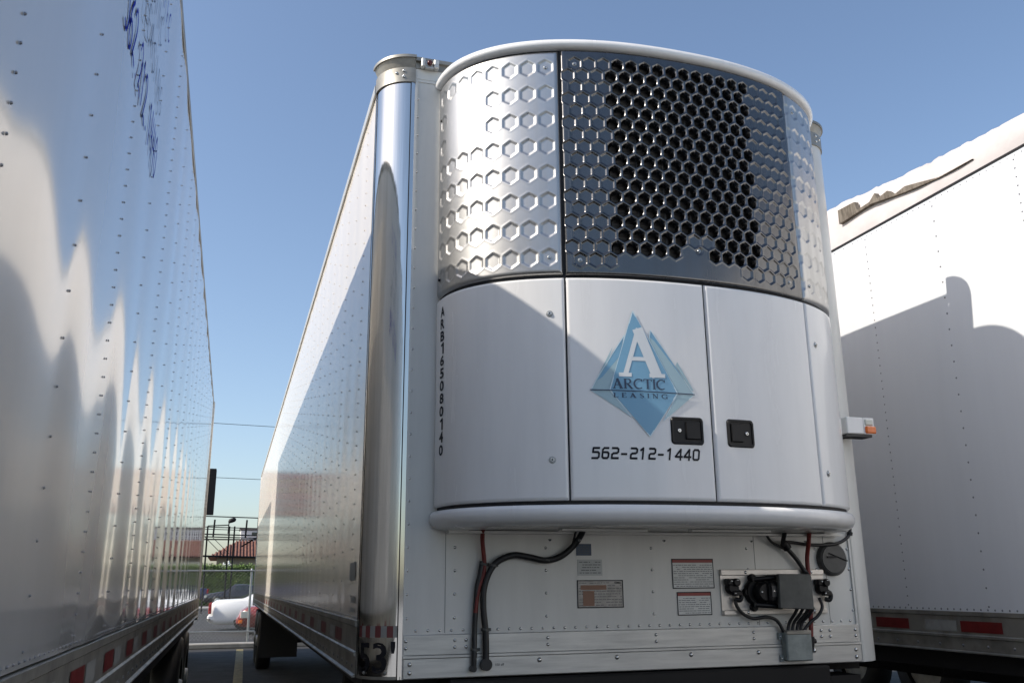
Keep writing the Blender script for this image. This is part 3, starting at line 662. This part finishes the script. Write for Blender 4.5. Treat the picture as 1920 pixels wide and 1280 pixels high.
for dx, dz in ((.062, .048), (.062, 0), (.066, -.042), (-.01, 0)): b.rivet((.60+dx, -.107 if dx > 0 else -.081, 1.432+dz), (0, -1, 0), .007, .005, 1, 8)
V, Fs = fit_text('ABS', .635, .66, 1.433, 1.441); b.add([(a, -.1065, c) for a, c in V], Fs, 1)
b.v = [(x-.035, y, z) for x, y, z in b.v]
b.build('power_receptacle', [BLACKP, RIVET, mat('charcoal_plastic', (.03, .03, .034), .35)], gpn)
b = MB(); P = [(.616, 1.359), (.800, 1.351), (.802, 1.50), (.795, 1.512), (.622, 1.514)]
for yy in (-.125, -.118): pass
n_ = len(P); V = [(x, -.108, z) for x, z in P]+[(x, -.122, z) for x, z in P]+[(.5*(.71)+.5*x+(x-.71)*.46, -.127, 1.432+(z-1.432)*.96) for x, z in P]
b.add(V, [(k*n_+i, k*n_+(i+1) % n_, (k+1)*n_+(i+1) % n_, (k+1)*n_+i) for k in range(2) for i in range(n_)]+[tuple(range(2*n_, 3*n_)), tuple(range(n_-1, -1, -1))])
b.box(.63, .80, -.107, -.005, 1.49, 1.512); b.box(.63, .64, -.107, -.005, 1.36, 1.5)
b.build('connector_cover', GREYP, gpn)
b = MB(); b.box(.682, .822, -.055, -.011, 1.118, 1.252, 0, .006); b.box(.665, .682, -.02, -.011, 1.115, 1.145); b.box(.665, .682, -.02, -.008, 1.215, 1.245)
for z in (1.13, 1.23): b.rivet((.673, -.021, z), (0, -1, 0), .006, .005, 1, 7)
b.box(.684, .82, -.058, -.010, 1.236, 1.256, 2, .004); b.build('junction_box', [GREYB, RIVET, ALUD], RT)
hose([(.44, -.03, 1.40), (.445, -.03, 1.37), (.475, -.03, 1.335), (.53, -.03, 1.312), (.60, -.03, 1.318), (.655, -.03, 1.30), (.69, -.03, 1.245)], .0095, BLACK)
for a, c in ((.715, .705), (.745, .73), (.775, .755), (.80, .775)): hose([(a+.02, -.09, 1.36), (a+.012, -.07, 1.33), (c+.01, -.04, 1.29), (c, -.035, 1.25)], .009, BLACK)
hose([(.90, -.03, 1.40), (.898, -.05, 1.36), (.87, -.05, 1.32), (.83, -.04, 1.29), (.79, -.035, 1.25)], .009, BLACK)
hose([(.84, -.09, 1.73), (.848, -.06, 1.66), (.852, -.03, 1.58), (.853, -.028, 1.45), (.845, -.028, 1.33), (.838, -.03, 1.26), (.832, -.03, 1.2)], .0125, REDH)
b = MB(); b.tube([(.832, -.03, 1.225), (.831, -.03, 1.19), (.829, -.03, 1.15)], [.018, .016, .007], 12); b.tube([(.814, -.03, 1.2), (.856, -.03, 1.205)], .012, 8); b.build('drain_nozzle', BLACK, RT)
hose([(.70, -.11, 1.75), (.703, -.08, 1.70), (.712, -.05, 1.66), (.74, -.035, 1.635), (.79, -.03, 1.585), (.83, -.03, 1.53), (.84, -.05, 1.50)], .013, BLACK)
hose([(.72, -.04, 1.665), (.78, -.03, 1.662), (.88, -.03, 1.652), (.99, -.03, 1.653), (1.06, -.03, 1.668), (1.108, -.03, 1.70), (1.12, -.03, 1.735)], .0095, BLACK)
hose([(.62, -.05, 1.70), (.66, -.03, 1.665), (.71, -.03, 1.64), (.75, -.03, 1.622)], .0075, BLACK)
b = MB(); b.tube([(.725, -.035, 1.66), (.745, -.035, 1.632)], .021, 12); b.build('hose_clamp', BLACKP, RT)
b = MB(); b.tube([(1.112, -.03, 1.70), (1.116, -.03, 1.715)], .014, 10); b.build('hose_clamp', BLACKP, RT)
b = MB(); b.disc((1.01, .004, 1.585), (0, -1, 0), .082, .028, 36, 0, .01); b.disc((1.01, -.024, 1.585), (0, -1, 0), .07, .004, 36, 0, .003)
b.tube([(.98, -.031, 1.612), (1.083, -.031, 1.575)], .003, 6, 1); b.box(.968, 1.018, -.036, -.026, 1.59, 1.598, 1)
b.build('fresh_air_cap', [mat('cap_grey', (.055, .056, .055), .4, noise=.2, nscale=20), VOID], RT)
# side marker box on the right corner
b = MB(); b.box(1.12, 1.222, -.09, -.005, 2.205, 2.29, 0, .004); b.box(1.223, 1.285, -.088, -.082, 2.205, 2.29); b.box(1.223, 1.285, -.014, -.008, 2.205, 2.29); b.box(1.223, 1.285, -.081, -.015, 2.284, 2.29); b.box(1.223, 1.228, -.081, -.015, 2.212, 2.283, 1); b.box(1.115, 1.27, -.085, -.007, 2.19, 2.203, 1)
b.tube(smooth_path([(1.11, -.02, 2.185), (1.15, -.05, 2.19), (1.24, -.07, 2.195), (1.26, -.05, 2.2)]), .006, 8, 1)
sm = b.build('side_lamp', [HOODW, BLACK], RT)
b = MB(); b.box(1.229, 1.279, -.095, -.018, 2.250, 2.282, 0, .005); b.build('lamp_lens', CLEAR, sm)
b = MB(); b.box(1.229, 1.292, -.10, -.018, 2.208, 2.246, 0, .006); b.build('lamp_lens', ORANGE, sm)
# small decals low on the side wall
b = MB()
for (y0, y1, z0, z1) in ((.30, .50, 1.50, 1.58), (.28, .42, 1.40, 1.43), (.28, .42, 1.36, 1.38)):
    b.add([(-W-.004, y1, z0), (-W-.004, y0, z0), (-W-.004, y0, z1), (-W-.004, y1, z1)], [(0, 1, 2, 3)])
b.build('side_decal', mat('faded_grey_vinyl', (.33, .34, .32), .5), RT)

# ===== left trailer =====
XL = -2.215
LT = thing('box_trailer', 'tall white riveted box trailer with blue marker writing, close on the left', 'trailer', (0, 0, 0))
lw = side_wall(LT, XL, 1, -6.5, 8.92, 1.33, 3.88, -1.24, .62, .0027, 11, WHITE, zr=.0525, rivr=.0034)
side_rail(LT, XL, 1, -6.5, 8.92, 1.10, 1.325, -1.94, .68, .24)
b = MB(); b.box(XL-.05, XL+.005, -6.5, 8.92, 3.881, 3.93, 0, .002); b.box(XL-.05, XL+.002, -6.5, 8.92, 3.93, 3.94); b.build('top_rail', ALUD, LT)
b = MB(); b.box(XL-2.59, XL-2.585, -6.5, 8.92, 1.1, 3.93); b.build('side_wall', WHITE2, LT)
b = MB(); b.box(XL-2.58, XL-.02, -6.5, -6.45, 1.1, 3.93); b.build('front_wall', WHITE2, LT)
b = MB(); b.box(XL-2.59, XL+.016, 8.92, 9.0, 1.05, 3.945, 0, .008); b.build('rear_frame', ALU, LT)
b = MB(); b.box(XL-2.58, XL-.02, -6.4, 8.91, 3.91, 3.925); b.build('roof', WHITE2, LT)
underbody(LT, XL-2.59, XL, -6.4, 8.9, 1.0); wheels(LT, XL-.02, 1, (6.0, 7.3)); wheels(LT, XL-2.57, -1, (6.0, 7.3))
b = MB(); b.box(XL-.62, XL-.06, 8.0, 8.02, .3, .98); b.build('mud_flap', BLACK, LT)
o1 = hand_text('562.212.1440', -1.62, -.60, 2.93, 3.09, .0135); b = MB(); b.add([(XL+.0055, y, z) for y, z in o1[0]], [f for f in o1[1]])
b.build('marker_writing', MARK, LT)
b = MB()
for t_, a, c, z0, z1 in (('ARCTIC', -1.35, -.80, 3.34, 3.45), ('LEASING', -1.30, -.62, 3.17, 3.28)):
    o1 = hand_text(t_, a, c, z0, z1, .006); b.add([(XL+.0055, y, z) for y, z in o1[0]], o1[1])
b.build('marker_writing', MARK2, LT)
b = MB(); o1 = hand_text('ARCTIC', -1.2, -.58, 3.50, 3.61, .009); b.add([(XL+.0055, y, z) for y, z in o1[0]], o1[1]); b.build('marker_writing', MARK, LT)

# ===== second left trailer, its shadow falls on the main one =====
X2 = -2.62
ST = thing('box_trailer', 'white box trailer parked further back behind the left trailer, mostly hidden', 'trailer', (0, 0, 0))
b = MB(); b.box(X2-2.59, X2, 10.6, 18.8, 1.12, 3.92, 0, .01); b.build('box_body', WHITE2, ST)
underbody(ST, X2-2.59, X2, 10.8, 18.7, 1.0); wheels(ST, X2-.02, 1, (16.2, 17.5)); landing_gear(ST, X2-2.59, X2, 12.2, 1.0)

# ===== right trailer =====
XR, ZRT = 2.2, 3.804
GT = thing('box_trailer', 'white box trailer on the right with curved shadow across its riveted side', 'trailer', (0, 0, 0))
side_wall(GT, XR, -1, -7, 9, 1.305, ZRT-.012, .26, 1.26, .0011, 21, mat('white_paint_right', (.70, .715, .735), .35, coat=.1, noise=.1, nscale=1.2, stretch=(1, 1, .1)), zr=.1, rivr=.0065, extra=[.89+k*1.26 for k in range(-6, 7)])
side_rail(GT, XR, -1, -7, 9, 1.08, 1.305, -6.3, .72, .30)
b = MB(); b.box(XR-.006, XR+.05, -7, 9, ZRT-.012, ZRT+.002); b.build('top_rail', DARKS, GT)
b = MB(); b.box(XR+.01, XR+2.58, -7, 9, ZRT-.02, ZRT-.005); b.build('roof', WHITE2, GT)
b = MB(); b.box(XR+2.585, XR+2.59, -7, 9, 1.1, ZRT); b.build('side_wall', WHITE2, GT)
b = MB(); b.box(XR+.02, XR+2.58, -7.05, -7, 1.1, ZRT); b.build('front_wall', WHITE2, GT)
b = MB(); b.box(XR+.02, XR+2.58, 9, 9.05, 1.1, ZRT); b.build('rear_frame', WHITE2, GT)
underbody(GT, XR, XR+2.59, -6.9, 8.9, .98); landing_gear(GT, XR, XR+2.59, -4.0, .98); wheels(GT, XR+.02, -1, (6.0, 7.3))
FR = thing('box_trailer', 'added trailer hidden beyond the right trailer, keeps the ground beneath it dark', 'trailer', (0, 0, 0))  # added to block light from the ground under the right trailer
b = MB(); b.box(XR+3.9, XR+6.5, -6, 9, 1.1, 3.75, 0, .01); b.build('box_body', WHITE2, FR); underbody(FR, XR+3.9, XR+6.5, -5.9, 8.9, .98)
wheels(FR, XR+3.92, -1, (5.4, 6.7)); landing_gear(FR, XR+3.9, XR+6.5, -3.2, .98)
# pale weathered cover heaped on its roof edge
b = MB(); ys = np.linspace(-2.2, 2.2, 130)
def cov(y, k):
    rr = random.Random(int((y+9)*1000)); n1 = .005*math.sin(y*9.3)+rr.uniform(-.009, .009)
    top = 3.804+np.interp(y, [-2.2, -.6, .2, .7, 1.1, 2.2], [.17, .225, .27, .31, .365, .42])+n1
    prof = [(0.0, 3.806), (.0, 3.86), (.02, .45*top+.55*3.84), (.05+.01*math.sin(y*9), top-.03), (.10, top), (.35, top+.01), (.9, top-.04), (1.5, 3.95), (2.3, 3.806)]
    x, z = prof[int(k)]; return (XR+.004+x+.003*math.sin(y*17+k), y, z)
b.gridf(cov, list(ys), list(range(9)), 0, True, flip=True)
b.add([cov(-2.2, k) for k in range(9)], [tuple(range(9))]); b.add([cov(2.2, k) for k in range(9)], [tuple(range(8, -1, -1))])
tc_ = b.build('roof_cover', TARP); tag(tc_, 'crumpled off-white weathered cover heaped along the roof edge of the right trailer', 'cover')
b = MB(); P = [(1.13, 3.965), (.78, 3.975), (.5, 3.925), (.17, 3.885), (-.1, 3.885), (.17, 3.89), (.33, 3.93), (.46, 3.96), (.56, 3.945), (.62, 4.0), (.72, 3.985), (.74, 4.035), (.80, 3.995), (.93, 3.99), (.95, 4.06), (1.13, 4.07)]
n_ = len(P); V = [(XR-.006, y, z) for y, z in P]+[(XR+.03, y, z) for y, z in P]
b.add(V, [tuple(range(n_)), tuple(range(2*n_-1, n_-1, -1))]+[(i, n_+i, n_+(i+1) % n_, (i+1) % n_) for i in range(n_)]); b.build('torn_patch', BROWN, tc_)

# ===== ground and lot =====
b = MB(); b.add([(-1500, -1500, 0), (1500, -1500, 0), (1500, 1500, 0), (-1500, 1500, 0)], [(0, 1, 2, 3)]); tag(b.build('ground', ASPH), kind='structure')
b = MB(); b.add([(-1.72, 8.5, .004), (-1.58, 8.5, .004), (-1.40, 19.5, .004), (-1.56, 19.5, .004)], [(0, 1, 2, 3)]); tag(b.build('parking_line', YEL), kind='structure')
b = MB(); b.box(-30, 30, 19.95, 20.4, 0, .12, 0, .02); tag(b.build('kerb', CONC), kind='structure')
b = MB(); b.add([(-60, -60, .004), (60, -60, .004), (60, -5.8, .004), (-60, -5.8, .004)], [(0, 1, 2, 3)]); tag(b.build('bounce_apron', mat('pale_bounce_ground', (.33, .33, .33), .85, noise=.2, nscale=.6)), kind='structure')  # unseen pale ground added behind the camera to bounce fill light
b = MB(); b.box(-30, 30, 57, 61, 0, .14, 0, .03); tag(b.build('pavement', CONC), kind='structure')
FT = thing('chain_link_fence', 'grey chain link fence with round posts across the back of the lot', 'fence', (0, 20.6, 0))
def fence_part(bb, name, m): o = bb.build(name, m, FT); return o
b = MB(); zt_, zb_ = 1.82, .16; x0, x1 = -9.3, 6.8; d = .09; k = 0; H_ = zt_-zb_
x = x0-H_
while x < x1:
    for s in (0, 1):
        xa, za, xb, zb2 = x, zb_, x+H_, zt_
        if xa < x0: za += x0-xa; xa = x0
        if xb > x1: zb2 -= xb-x1; xb = x1
        if xb > xa:
            if s: za, zb2 = zt_+zb_-za, zt_+zb_-zb2
            w_ = .0009; b.add([(xa-w_, 20.6, za), (xa+w_, 20.598, za), (xb+w_, 20.598, zb2), (xb-w_, 20.6, zb2)], [(0, 1, 2, 3)])
    x += d
fence_part(b, 'wire_mesh', GALV)
for z in (1.84, .36):
    b = MB(); b.tube([(x0, 20.62, z), (x1, 20.62, z)], .021, 8); fence_part(b, 'rail', GALV)
for x in (-9.3, -6.3, -4.3, -1.30, 1.7, 4.7, 6.8):
    b = MB(); b.tube([(x, 20.64, 0), (x, 20.64, 1.84), (x, 20.64, 1.88), (x, 20.64, 1.9)], [.03, .03, .024, .006], 10); fence_part(b, 'post', GALV)

# cars: loft of cross sections along the length
def car(name, label, loc, heading, m, prof, width=1.8, length=4.8, tail=REDL, lamps=None, group=None):
    root = thing(name, label, 'car', (0, 0, 0), group)
    # prof: list of (x/length, z_low, z_belt, z_roof or None)
    b = MB(); rings = []
    for (t, zl, zbelt, zr) in prof:
        x = t*length; e = min(t, 1-t); wb = width/2*(.80+.2*min(1, e*9)); wt = wb*.96 if zr is None else wb*.74
        zt2 = zbelt+.0 if zr is None else zr
        pts = [(-wb*.9, zl), (-wb, zl+.16), (-wb*1.0, (zl+zbelt)/2+.05), (-wb*.95, zbelt-.03), (-wb*.9, zbelt), (-wt if zr else -wb*.6, zt2-.05 if zr else zbelt+.025), (-wt*.75 if zr else -wb*.3, zt2 if zr else zbelt+.035)]
        ring = [(x, y, z) for y, z in pts]+[(x, -y, z) for y, z in pts[::-1]]; rings.append(ring)
    n = len(rings[0]); V = [p for r_ in rings for p in r_]
    b.add(V, [(i*n+k, (i+1)*n+k, (i+1)*n+(k+1) % n, i*n+(k+1) % n) for i in range(len(rings)-1) for k in range(n)], 0, True)
    b.add(rings[0], [tuple(range(n))]); b.add(rings[-1], [tuple(range(n-1, -1, -1))])
    def T(o):
        me = o.data; c, s_ = math.cos(heading), math.sin(heading)
        for v in me.vertices: x, y, z = v.co; v.co = (loc[0]+x*c-y*s_, loc[1]+x*s_+y*c, loc[2]+z)
        me.update(); return o
    T(b.build('body', m, root))
    cab = [p for p in prof if p[3]]
    b = MB()
    for sg in (-1, 1):
        for i in range(len(cab)-1):
            (t0, _, b0, r0_), (t1, _, b1, r1_) = cab[i], cab[i+1]; wd = width/2
            ya = wd*.905; yb_ = wd*.775
            q = [(t0*length+.05, sg*ya, b0+.03), (t1*length-.03, sg*ya, b1+.03), (t1*length-.03, sg*yb_, r1_-.08), (t0*length+.05, sg*yb_, r0_-.08)]
            b.add(q, [(0, 1, 2, 3) if sg < 0 else (3, 2, 1, 0)])
    iF = [i for i, p in enumerate(prof) if p[3]]; a, c = iF[0], iF[-1]
    for (p0, p1, sg) in ((prof[a-1], prof[a], -1), (prof[c+1], prof[c], 1)):
        z0 = p0[2]+.05; x0_, x1_ = p0[0]*length, p1[0]*length; dx = -sg*0.0
        nx = sg*.02
        b.add([(x0_+nx, -width*.36, z0+.03), (x0_+nx, width*.36, z0+.03), (x1_+nx*1.5, width*.30, p1[3]-.02), (x1_+nx*1.5, -width*.30, p1[3]-.02)], [(0, 1, 2, 3)])
    T(b.build('windows', GLASS, root))
    for xe, sgx in ((0, -1), (length, 1)):
        b = MB(); b.box(min(xe-sgx*.25, xe+sgx*.05), max(xe-sgx*.25, xe+sgx*.05), -width*.43, width*.43, .30, .52, 0, .05); T(b.build('bumper', m, root))
    for t in (.22, .81):
        for sg in (-1, 1):
            yy = sg*width/2*.97
            b = MB(); b.tube([(t*length, yy-sg*.2, .33), (t*length, yy-sg*.02, .33), (t*length, yy, .33)], [.33, .33, .29], 24); wh = T(b.build('wheel', BLACK, root))
            b = MB(); b.tube([(t*length, yy-sg*.01, .33), (t*length, yy+sg*.012, .33)], [.21, .19], 18); T(b.build('rim', GALV, wh))
    for (nm, x, z0, z1, wx, mm) in (lamps or []):
        for sg in (-1, 1):
            b = MB(); yy = sg*width/2*.86; b.box(x-wx/2, x+wx/2, min(yy, yy+sg*.10), max(yy, yy+sg*.10), z0, z1, 0, .015); T(b.build(nm, mm, root))
    return root
SED = [(0, .3, .62, None), (.012, .24, .86, None), (.04, .2, .97, None), (.2, .2, 1.0, None), (.33, .2, 1.0, 1.36), (.45, .2, .98, 1.44), (.58, .2, .96, 1.42), (.72, .2, .94, None), (.95, .22, .78, None), (.99, .26, .66, None), (1, .32, .55, None)]
car('parked_car', 'white sedan seen behind the chain link fence with tall red tail light', (-2.42, 29.9, 0), 0, CARW, SED, 1.85, 5.2, lamps=[('tail_light', .03, .56, .90, .10, REDL), ('bumper_strip', .0, .36, .40, .14, GREYP), ('headlight', 5.1, .5, .62, .12, CLEAR)])
car('parked_car', 'dark red car nose to the left in front of the white sedan', (3.2, 26.9, 0), math.pi, CARR, [(0, .3, .6, None), (.02, .24, .85, None), (.15, .2, .92, None), (.25, .2, .93, 1.4), (.5, .2, .92, 1.45), (.62, .2, .9, 1.35), (.76, .2, .88, None), (.94, .22, .80, None), (.985, .25, .68, None), (1, .3, .5, None)], 1.75, 4.7,
    lamps=[('headlight', 4.5, .50, .70, .26, CLEAR), ('turn_signal', 4.62, .34, .44, .12, ORANGE), ('tail_light', .08, .6, .8, .12, REDL)])
car('parked_car', 'black sedan facing left in front of the hedge', (1.35, 64.5, .12), math.pi, CARB, SED, 1.8, 4.8, lamps=[('headlight', 4.68, .55, .7, .14, CLEAR), ('tail_light', .08, .6, .8, .1, REDL)])
car('parked_car', 'dark blue car with red tail light at the far left behind the black sedan', (-3.2, 67.3, .3), math.pi, CARN, SED, 1.8, 4.6, lamps=[('tail_light', .07, .62, .95, .1, REDL), ('headlight', 4.5, .5, .62, .12, CLEAR)])

# hedge: leaf clumps over a dark core
b = MB(); rr = random.Random(5)
b.box(-16, 16, 71, 73.2, 0, 2.7)
for i in range(26000):
    x = rr.uniform(-9, 8); f = rr.random()
    if f < .7: y = 70.95-abs(rr.gauss(0, .14)); z = rr.uniform(.05, 3.0)
    else: y = rr.uniform(70.8, 73); z = 2.75+abs(rr.gauss(0, .16))
    s = rr.uniform(.04, .09); a = Vector((rr.uniform(-1, 1), rr.uniform(-1, 1), rr.uniform(-1, 1))).normalized(); c = a.orthogonal().normalized()
    p = Vector((x, y, z)); b.add([p-a*s, p+c*s*.6, p+a*s, p-c*s*.6], [(0, 1, 2, 3)], 0)
for i in range(700):
    x = rr.uniform(-9, 8); 
    if math.sin(x*2.3)+math.sin(x*5.1) < .3: continue
    p = Vector((x+rr.gauss(0, .05), 70.8+rr.uniform(0, 1), 3.0+rr.gauss(0, .12))); b.rivet(p, (0, -1, .3), .07, .05, 1, 6)
tag(b.build('hedge', [LEAF, FLOW]), 'clipped green hedge topped with white blossom behind the far cars', 'hedge')
# tiled roof building
BT = thing('tiled_building', 'low building with terracotta tiled hip roof beyond the hedge', 'building', (0, 86, 0))
b = MB(); b.box(-3.1, 11, 86.4, 98, 0, 4.1); b.build('wall', STUC, BT)
b = MB(); A_ = [(-3.9, 85.6, 4.0), (11.8, 85.6, 4.0), (11.8, 98.8, 4.0), (-3.9, 98.8, 4.0)]; T_ = [(-1.3, 91, 5.75), (9, 91, 5.75), (9, 93, 5.75), (-1.3, 93, 5.75)]
b.add(A_+T_, [(0, 1, 5, 4), (1, 2, 6, 5), (2, 3, 7, 6), (3, 0, 4, 7), (4, 5, 6, 7), (3, 2, 1, 0)])
for i in range(52):
    x = -3.8+i*.3; zt2 = np.interp(x, [-3.9, -1.3], [4.0, 5.75]); yt = np.interp(x, [-3.9, -1.3], [85.6, 91]); b.tube([(x, 85.55, 4.03), (x, yt-.02, zt2+.03)], .085, 6)
b.build('roof', TILE, BT)
for x in (-1.9, .1, 2.2):
    b = MB(); b.box(x, x+1, 86.32, 86.39, 1.2, 3.0); b.build('window', GLASS, BT)
WB = thing('white_rooftop_block', 'white rooftop block rising behind the tiled roof', 'building', (0, 101, 0))
b = MB(); b.box(-1.0, 6.5, 100, 104, 0, 7.4, 0, .04); b.build('wall', mat('white_stucco', (.78, .77, .73), .8), WB)
b = MB(); b.box(-1.15, 6.65, 99.85, 104.15, 7.42, 7.56, 0, .02); b.build('parapet', CONC, WB)
b = MB(); b.box(.2, 1.6, 99.94, 99.99, 6.75, 7.1); b.build('window', GLASS, WB)
# rooftop sign scaffold with catwalk and lamp
SC = thing('sign_scaffold', 'dark steel sign scaffold with catwalk rails in front of the tiled roof', 'scaffold', (0, 50, 0))
def bar(nm, p, q, r): b = MB(); b.tube([p, q], r, 8); b.build(nm, DARKS, SC)
for z, r in ((5.25, .03), (4.66, .025), (4.54, .02), (4.26, .035), (4.12, .03), (3.06, .05)): bar('rail', (-5.5, 50, z+.06), (-.47, 50, z-.05), r)
for x in (-4.6, -3.2, -2.03, -1.75, -.47): bar('post', (x, 50.02, 0), (x, 50.02, 5.22 if x in (-.47, -4.6) else 4.72), .045)
for x in (-2.88, -1.13, -4.0): bar('stanchion', (x, 49.98, 4.1), (x+.03, 49.98, 5.08), .05)
bar('brace', (-3.3, 50, 4.1), (-2.2, 50, 3.05), .018); bar('brace', (-2.9, 50, 4.1), (-1.95, 50, 3.2), .015); bar('brace', (-.5, 50, 4.1), (-1.3, 50, 3.6), .04)
b = MB(); b.box(-5.5, -.45, 49.6, 50.3, 3.96, 4.0); b.build('catwalk', DARKS, SC)
LM = thing('flood_lamp', 'dark hooded flood lamp on an arm over the scaffold catwalk', 'lamp', (-2.07, 49.9, 4.3))
b = MB(); b.tube([(-2.09, 49.88, 4.3), (-2.07, 49.88, 5.1)], .03, 8); b.tube([(-3.2, 49.88, 4.72), (-2.07, 49.88, 4.78)], .03, 8); b.build('arm', DARKS, LM)
b = MB(); b.tube([(-2.1, 49.88, 4.92), (-1.98, 49.88, 5.02), (-1.78, 49.88, 5.09), (-1.70, 49.88, 5.08)], [.06, .13, .13, .05], 12); b.build('lamp_head', DARKS, LM)
# roadside sign whose dark end shows past the left trailer, its red face mirrors in the white side
SG = thing('pole_sign', 'tall pole sign, only its dark end panel shows past the left trailer', 'sign', (-4.2, 60, 0))
b = MB(); b.tube([(-5, 60.4, 0), (-5, 60.4, 9.1)], .18, 12); b.build('pole', DARKS, SG)
b = MB(); b.box(-6.35, -4.03, 60, 60.8, 6.05, 9.0, 0, .03); b.box(-4.02, -3.18, 59.9, 60.9, 6.1, 9.15, 0, .03); b.build('cabinet', DARKS, SG)
b = MB(); rr = random.Random(2)
b.add([(-6.3, 59.99, 6.1), (-4.06, 59.99, 6.1), (-4.06, 59.99, 8.95), (-6.3, 59.99, 8.95)], [(0, 1, 2, 3)], 0)
for z, h_, mi in ((8.3, .25, 1), (7.65, .35, 1), (6.95, .2, 2), (6.4, .25, 2)):
    x = -6.1
    while x < -4.3: w_ = rr.uniform(.15, .3); b.add([(x, 59.98, z), (x+w_, 59.98, z), (x+w_, 59.98, z+h_), (x, 59.98, z+h_)], [(0, 1, 2, 3)], mi); x += w_+.09
b.build('sign_face', [SIGNR, SIGNY, WTAPE], SG)
# overhead wires
for (z0, z1, lb, zz) in ((9.62, 9.62, 'upper thin overhead wire crossing the sky gap', 45), (6.84, 6.84, 'lower thin overhead wire crossing the sky gap', 45.5)):
    b = MB(); b.tube([(x, zz, z0+.05+(x*x)*.0004-.02*x) for x in np.linspace(-30, 30, 40)], .014, 5); tag(b.build('overhead_wire', DARKS), lb, 'wire', 'overhead wires')
